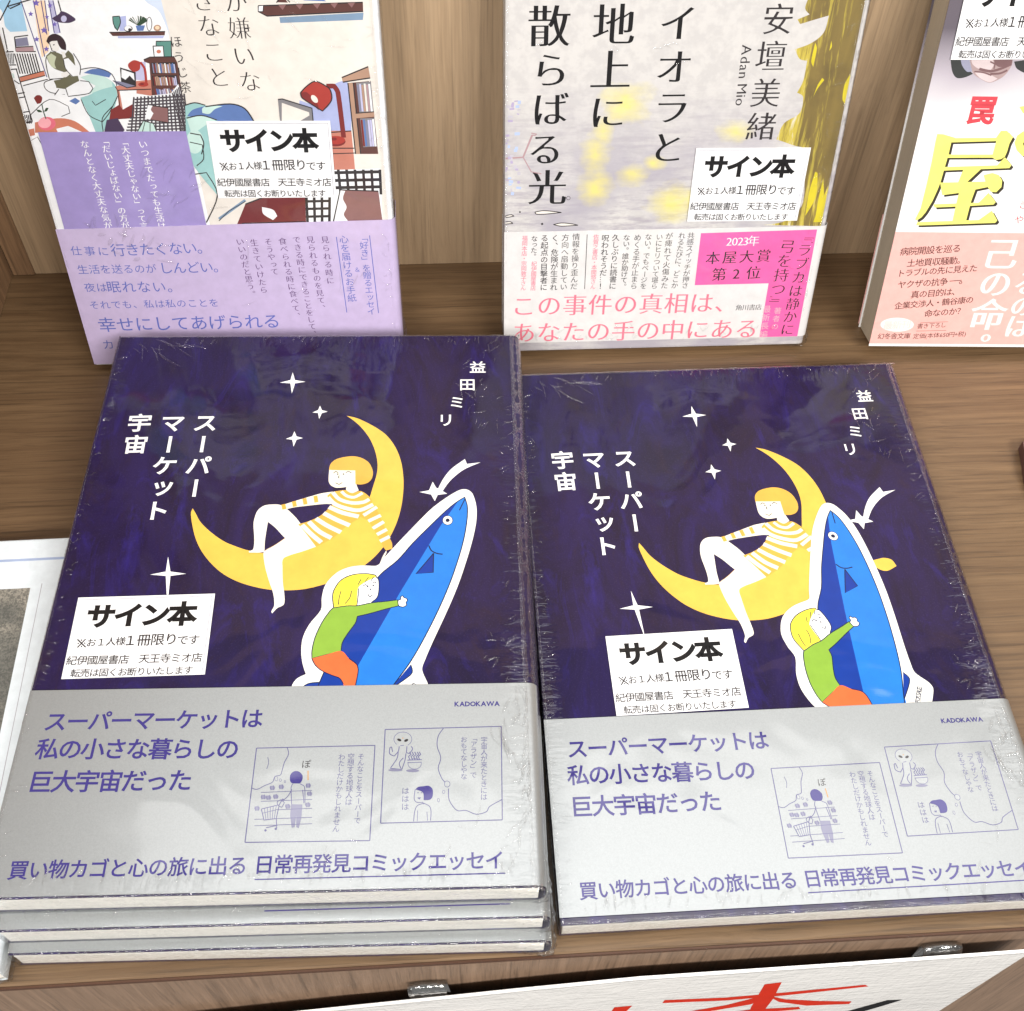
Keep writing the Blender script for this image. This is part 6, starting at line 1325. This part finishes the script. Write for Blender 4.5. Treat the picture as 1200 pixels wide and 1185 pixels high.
# ------------------------------------------------------------------ four copies of the purple book
T1 = .0105; W1 = .148; H1 = .210; R1 = .0030
GP = 'purple paperbacks with silver bands'
POSE = {'A': [[0.999506, 0.031268, 0.003264, -0.1396], [-0.031295, 0.999475, 0.008402, -0.0005], [-0.003, -0.0085, 0.999959, 0.0329], [0.0, 0.0, 0.0, 1.0]], 'B': [[0.999976, 0.003446, -0.006031, 0.0162], [-0.0035, 0.999954, -0.008979, -0.0097], [0.006, 0.009, 0.999942, 0.0111], [0.0, 0.0, 0.0, 1.0]], 'P': [[0.99995, -0.002113, 0.009774, -0.151577], [0.01, 0.211314, -0.977367, 0.222411], [0.0, 0.977416, 0.211325, 0.003], [0.0, 0.0, 0.0, 1.0]], 'M': [[0.999982, 0.001492, -0.005811, 0.0136], [-0.006, 0.248685, -0.968566, 0.222817], [0.0, 0.968583, 0.24869, 0.0035], [0.0, 0.0, 0.0, 1.0]], 'Y': [[0.99875, 0.014612, -0.047795, 0.165007], [-0.049979, 0.292006, -0.95511, 0.218643], [0.0, 0.956305, 0.292372, 0.0045], [0.0, 0.0, 0.0, 1.0]]}
PA, PB, PP, PM_, PY = (Matrix(POSE[k]) for k in 'ABPMY')
M_COVER = m_cover_purple(); M_BAND = m_silver_band()
bookA = thing('paperback_book', 'shrink-wrapped purple paperback with moon picture and silver band on top of the left stack', 'book', lower(PA, T1), GP)
fold('cover', W1, T1, 0, .00035, R1, 0, H1, bookA, M_COVER)
pages(W1, H1, T1, bookA, M_PAGES, r=R1)
band = fold('paper_band', W1, T1, .00042, .00013, R1, .0005, .0617, bookA, M_BAND, x0=-.0002)
print_mesh('lettering', ART['obi_print'], T1+.00042+3e-5, band, over={'paper': M_BAND})
sp = []
for it in (['t','violet','日常再発見コミックエッセイ',[50,0],[14,0],3.2,0,.0,0,0], ['t','violet','KADOKAWA',[11,0],[4,0],1.7,2,.02,0,0]):
    sp.append(it)
def spine_print(items, parent):
    V = []; F = []; 
    for it in items:
        st = it[2]; n = len(st)
        for i, ch in enumerate(st):
            yc = it[3][0]+(it[4][0]-it[3][0])*i/(n-1); g, f, _ = glyph(ch, 2, it[7], 0); s = it[5]*GS; o = len(V)
            for gx, gy in g:
                u, v = (gx-GX)*s, (gy-GY)*s
                if ch == 'ー': u, v = v, u
                V.append((W1+R1+.00042+4e-5, (yc+v)/1000, T1/2-u/1000))
            F += [[o+k for k in q] for q in f]
    return from_data('spine_lettering', V, F, parent, [pm('ink')])
spine_print(sp, band)
print_mesh('cover_illustration', ART['cover_print'], T1+2e-5, bookA)
print_mesh('title_lettering', ART['title'], T1+2e-5, bookA)
print_mesh('author_lettering', ART['author'], T1+2e-5, bookA)
film('shrink_wrap', W1, H1, T1, R1, bookA, 1, creases=(
    (.1438,.095,.0025,.085,.15,.55,64,.0040,.0006,.00032), (.1440,.030,.004,.026,1.4,.5,34,.008,.0008,.0005), (.1395,.071,.005,.006,.8,1.0,14,.004,.0009,.0005),
    (.012,.2045,.010,.004,-.75,.35,14,.009,.0007,.00035), (.080,.2055,.062,.0022,1.45,.35,44,.0032,.0006,.0003), (.134,.180,.008,.022,1.0,.7,26,.005,.0006,.0003),
    (.0018,.105,.0012,.095,.05,.4,70,.0026,.0005,.00025), (.075,.0030,.068,.002,1.55,.35,80,.0038,.0006,.0003), (.110,.010,.030,.008,.9,.6,18,.007,.0006,.0003)))
def stack_pose(x, y, z, rx, ry, rz): return Matrix.Translation((x, y, z)) @ Matrix.Rotation(rz, 4, 'Z') @ Matrix.Rotation(ry, 4, 'Y') @ Matrix.Rotation(rx, 4, 'X')
def copy_book(M, label):
    r = bookA.copy(); C.objects.link(r); r.matrix_world = M; r['label'] = label
    for ch in list(bookA.children): dup(ch, r)
    return r
bookM = copy_book(stack_pose(-.1384, -.0058, .0110, -.004, .0015, -.029), 'purple paperback with silver band in the middle of the left stack')
bookL = copy_book(stack_pose(-.1378, -.0090, .0002, 0, 0, -.032), 'purple paperback with silver band at the bottom of the left stack')
bookB = copy_book(lower(PB, T1), 'shrink-wrapped purple paperback with moon picture and silver band lying alone on the shelf at right')
next(c for c in bookB.children if c.name.startswith('paper_band')).location.y = .0016
def fish(root, ang, c0, c1, T, lab):
    items = ART['fish']; card = [i for i in items if i[1] == 'card' and len(i[2]) > 25]; rest = [i for i in items if i not in card]
    ca, sa = math.cos(ang), math.sin(ang)
    def tr(p): x, y = p[0]-c0[0], p[1]-c0[1]; return [c1[0]+x*ca-y*sa, c1[1]+x*sa+y*ca]
    def ti(i):
        i = list(i)
        if i[0] in 'pl': i[2] = [tr(p) for p in i[2]]
        else: i[3], i[4] = tr(i[3]), tr(i[4])
        return i
    lim = (0, 1, .040, 1)
    c = print_mesh('cutout_sticker', [ti(i) for i in card], T+.00018, root, over={'card': M_CARD}, clip=lim)
    bm = bmesh.new(); bm.from_mesh(c.data); ex = bmesh.ops.extrude_face_region(bm, geom=bm.faces[:]); 
    for v in ex['geom']:
        if isinstance(v, bmesh.types.BMVert): v.co.z -= .00012
    bmesh.ops.recalc_face_normals(bm, faces=bm.faces); bm.to_mesh(c.data); bm.free(); c['label'] = lab
    print_mesh('printed_picture', [ti(i) for i in rest], T+.00018+2e-5, c, dz=4e-6, clip=lim)
fish(bookA, 0, (0,0), (0,0), T1, 'white-edged cutout sticker of a blue fish leaning right')
fish(bookB, FISH['ang'], FISH['c0'], FISH['c1'], T1, 'white-edged cutout sticker of a blue fish standing upright')
sign_label(bookA, LAB['A'], T1); sign_label(bookB, LAB['B'], T1)

# ------------------------------------------------------------------ three books standing against the back
def standing(name, label, M, W, H, T, r, cover, band_m, by0, by1, prints, bprint, lab, wrap=True, seed=0, pg=None, extra=None, creases=()):
    root = thing(name, label, 'book', lower(M, T))
    fold('cover', W, T, 0, .0003, r, 0, H, root, cover)
    pages(W, H, T, root, pg or M_PAGES, r=r)
    if band_m:
        b = fold('paper_band', W, T, .00060, .00013, r, by0, by1, root, band_m, x0=-.0002)
        print_mesh('lettering', ART[bprint], T+.00060+3e-5, b, clip=(.0, W+.0018, by0, by1))
    for nm, key, z in prints: print_mesh(nm, ART[key], T+z, root, over=extra or {}, clip=(.0002, W, .0002, H-.0002))
    sign_label(root, LAB[lab], T, .00045)
    if wrap: film('shrink_wrap', W, H, T, r, root, seed, amp=1.2, creases=creases)
    return root
standing('paperback_book', 'leaning book with bedroom illustration and lilac paper band', PP, .1215, .188, .0165, .0022, m_plain('white_cover', (236,237,240), .5, True), m_plain('lilac_band', PAL['lilacband'], .5, True), .0006, .0602,
    [('cover_illustration', 'P_print', 2e-5), ('text_panel', 'P_panel', 4.0e-4)], 'P_obi', 'P', True, 21, creases=((.022,.054,.012,.008,.9,.9,20,.006,.0011,.0006), (.045,.074,.012,.010,.5,.4,16,.008,.0006,.0004), (.085,.030,.030,.012,.9,.3,10,.010,.0006,.0003), (.085,.125,.03,.02,-.6,.6,22,.007,.0005,.0003), (.1185,.09,.002,.08,.1,.6,40,.004,.0005,.0003)))
standing('paperback_book', 'leaning white and gold book with tall black title and white and pink band', PM_, .1225, .188, .0150, .0024, m_cover_white(), m_plain('white_band', PAL['whiteband'], .55, True), .0040, .0530,
    [('cover_illustration', 'M_print', 2e-5)], 'M_obi', 'M', True, 33, creases=((.118,.10,.003,.085,1.0,.8,50,.005,.0006,.0003), (.06,.005,.055,.003,1.5,.4,40,.004,.0006,.0003), (.04,.118,.04,.004,.1,.6,8,.006,.0006,.0003)), extra={'gold': m_gold()})
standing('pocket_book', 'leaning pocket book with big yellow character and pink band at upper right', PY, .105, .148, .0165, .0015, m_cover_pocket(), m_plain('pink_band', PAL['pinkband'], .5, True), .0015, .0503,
    [('cover_illustration', 'Y_print', 2e-5)], 'Y_obi', 'Y', False, 0, m_pages((204,190,168)))

# ------------------------------------------------------------------ pale blue pocket book at the left edge
DB = Matrix.Translation((-.1402, -.0128, .0002)) @ Matrix.Rotation(.012, 4, 'Z') @ Matrix.Translation((-.105, 0, 0))
T2 = .0095
blue = thing('pocket_book', 'pale blue pocket book with framed grey photo, half out of view beside the left stack', 'book', DB)
fold('cover', .1035, T2, 0, .0003, .0015, 0, .1455, blue, m_plain('pale_blue_cover', (234,243,249), .5, True))
pages(.1035, .1455, T2, blue, M_PAGES, r=.0015)
print_mesh('cover_illustration', [['p','paper',[[6,10],[86.6,10],[86.6,129.5],[6,129.5]],0],['p','bluepale',[[2,136.6],[102,136.6],[102,137.6],[2,137.6]],0],['l','greyviolet',[[95.6,127],[95.6,8]],.25,0],['t','ink','花日和',[62,132.8],[84,132.8],6,0,0,1,0]][1:3], T2+2e-5, blue)
ph = print_mesh('photo_print', [['p','paper',[[9,22],[92,22],[92,125.4],[9,125.4]],0]], T2+4e-5, blue, over={'paper': m_photo()})
film('shrink_wrap', .1035, .1455, T2, .0015, blue, 44)

# ------------------------------------------------------------------ price card hanging under the shelf edge, its clips, brown tag at the right
MC = Matrix([[0.996815, -0.079745, 0.0, 0.157], [0.0, 0.0, -1.0, -0.02], [0.079745, 0.996815, 0.0, -0.0068], [0.0, 0.0, 0.0, 1.0]])
pc = thing('price_card', 'white card with red and black brush lettering hanging under the front shelf edge', 'card', MC)
co = CARDTOP+[(-330,CARDTOP[-1][1]-12),(-330,-125),(-9,-125),(-8,-78)]
nc = len(co)
cb = from_data('card_sheet', [(x/1000, y/1000, z) for z in (0, -.0009) for x, y in co], [tuple(range(nc))[::-1], tuple(range(nc, 2*nc))]+[(i, (i+1) % nc, nc+(i+1) % nc, nc+i) for i in range(nc)], pc, [m_plain('card_paper', (246,243,240), .35, True, -.035)])
bm = bmesh.new(); bm.from_mesh(cb.data); bmesh.ops.recalc_face_normals(bm, faces=bm.faces); bm.to_mesh(cb.data); bm.free()
print_mesh('lettering', ART['card_print'], 4e-5, pc, wrapped=False)
print_mesh('border_line', [['l','grey',[[x,y-1.1] for x,y in CARDTOP],.2,0]], 3e-5, pc)
def m_clip():
    k = NT('clear_clip'); tr = k.n('ShaderNodeBsdfTransparent'); tr.inputs['Color'].default_value = (.93,.94,.94,1); gl = k.n('ShaderNodeBsdfGlossy'); gl.inputs['Roughness'].default_value = .05
    lw = k.n('ShaderNodeLayerWeight'); lw.inputs['Blend'].default_value = .5; h = k.noise(k.coord((1,1,1)), 420, 2); bn = k.bump(h, .5, .0008); k.l(bn, lw.inputs['Normal']); k.l(bn, gl.inputs['Normal'])
    mx = k.n('ShaderNodeMixShader'); k.l(k.math('ADD', .16, k.math('MULTIPLY', k.math('POWER', lw.outputs['Facing'], 2.0), .7), clamp=True), mx.inputs[0]); k.l(tr.outputs[0], mx.inputs[1]); k.l(gl.outputs[0], mx.inputs[2])
    k.l(mx.outputs[0], k.t.nodes['Material Output'].inputs['Surface']); return k.m
M_CLEAR = m_clip()
def clip_mesh(wd):
    # bent clear strip: a flat tongue against the shelf front, a rolled lip over the card
    prof = [(.0046,-.010),(.0046,.001),(.0040,.0036),(.0022,.0048),(0,.0046),(-.0016,.0032),(-.0020,.0008),(-.0020,-.009)]
    V = []; F = []; n = len(prof); th = .0008; m = 9
    for k in range(m+1):
        x = -wd/2+wd*k/m; rr = .0012*math.sin(math.pi*k/m)
        for i, (y, z) in enumerate(prof):
            a = prof[max(i-1, 0)]; b = prof[min(i+1, n-1)]; d = Vector((b[0]-a[0], b[1]-a[1])).normalized(); nn = Vector((-d.y, d.x))
            wv = .0003*noise.noise((k*.7, i*.8, 2))
            V.append((x, y+wv, z+rr)); V.append((x, y+wv+nn.x*th, z+rr+nn.y*th))
    for k in range(m):
        for i in range(n-1):
            a = (k*n+i)*2; b = ((k+1)*n+i)*2
            F += [(a, b, b+2, a+2), (a+1, a+3, b+3, b+1)]
        a = k*n*2; b = (k+1)*n*2; F += [(a, a+1, b+1, b)]; a += 2*(n-1); b += 2*(n-1); F += [(a, b, b+1, a+1)]
    for i in range(n-1): F += [(2*i, 2*i+2, 2*i+3, 2*i+1)]; o = m*n*2; F += [(o+2*i, o+2*i+1, o+2*i+3, o+2*i+2)]
    me = bpy.data.meshes.new('card_clip'); me.from_pydata(V, [], F)
    bm = bmesh.new(); bm.from_mesh(me); bmesh.ops.recalc_face_normals(bm, faces=bm.faces); bm.to_mesh(me); bm.free()
    for f in me.polygons: f.use_smooth = True
    return me
c1 = link('card_clip', clip_mesh(.0115), None, [M_CLEAR]); c1.scale = (1, .5, 1); c1.location = (-.0228, -.0176, -.0226); c1.rotation_euler = (0, -.08, 0)
tag(c1, 'small clear plastic clip behind the card, below the left stack', 'clip', 'clear clips on the card')
c2 = c1.copy(); C.objects.link(c2); c2.location = (.132, -.0176, -.0126); tag(c2, 'small clear plastic clip barely showing above the right end of the card', 'clip', 'clear clips on the card')
tg = thing('paper_tag', 'dark brown tag with a pale tip cut off by the right edge of the photo', 'tag', Matrix.Translation((.2105, .145, .0003)))
tv = [(.0030,.0205),(.0000,.0145),(.0000,.0110),(-.0012,.0035),(-.0005,.0005),(.030,.0005),(.033,.0205)]
tv = [(.0020,.0200),(.0006,.0125),(-.0016,.0030),(-.0010,.0010),(.030,.0005),(.034,.0200)]
n = len(tv); V = [(x, y, z) for z in (.0045, 0) for x, y in tv]
from_data('tag_sheet', V, [tuple(range(n))[::-1], tuple(range(n, 2*n))]+[(i, (i+1) % n, n+(i+1) % n, n+i) for i in range(n)], tg, [m_plain('dark_brown_card', (92,64,58), .5)])
me = bpy.data.meshes.new('tip'); bm = bmesh.new(); bmesh.ops.create_uvsphere(bm, u_segments=16, v_segments=10, radius=.0042); bmesh.ops.scale(bm, vec=(.9, 1.5, .55), verts=bm.verts); bm.to_mesh(me); bm.free()
tip = link('tag_tip', me, tg, [m_plain('pale_card', (226,212,196), .5)]); tip.location = (.0022, -.0045, .0026)
for f in me.polygons: f.use_smooth = True
bpy.data.objects.remove(_tob); bpy.data.curves.remove(_cu)
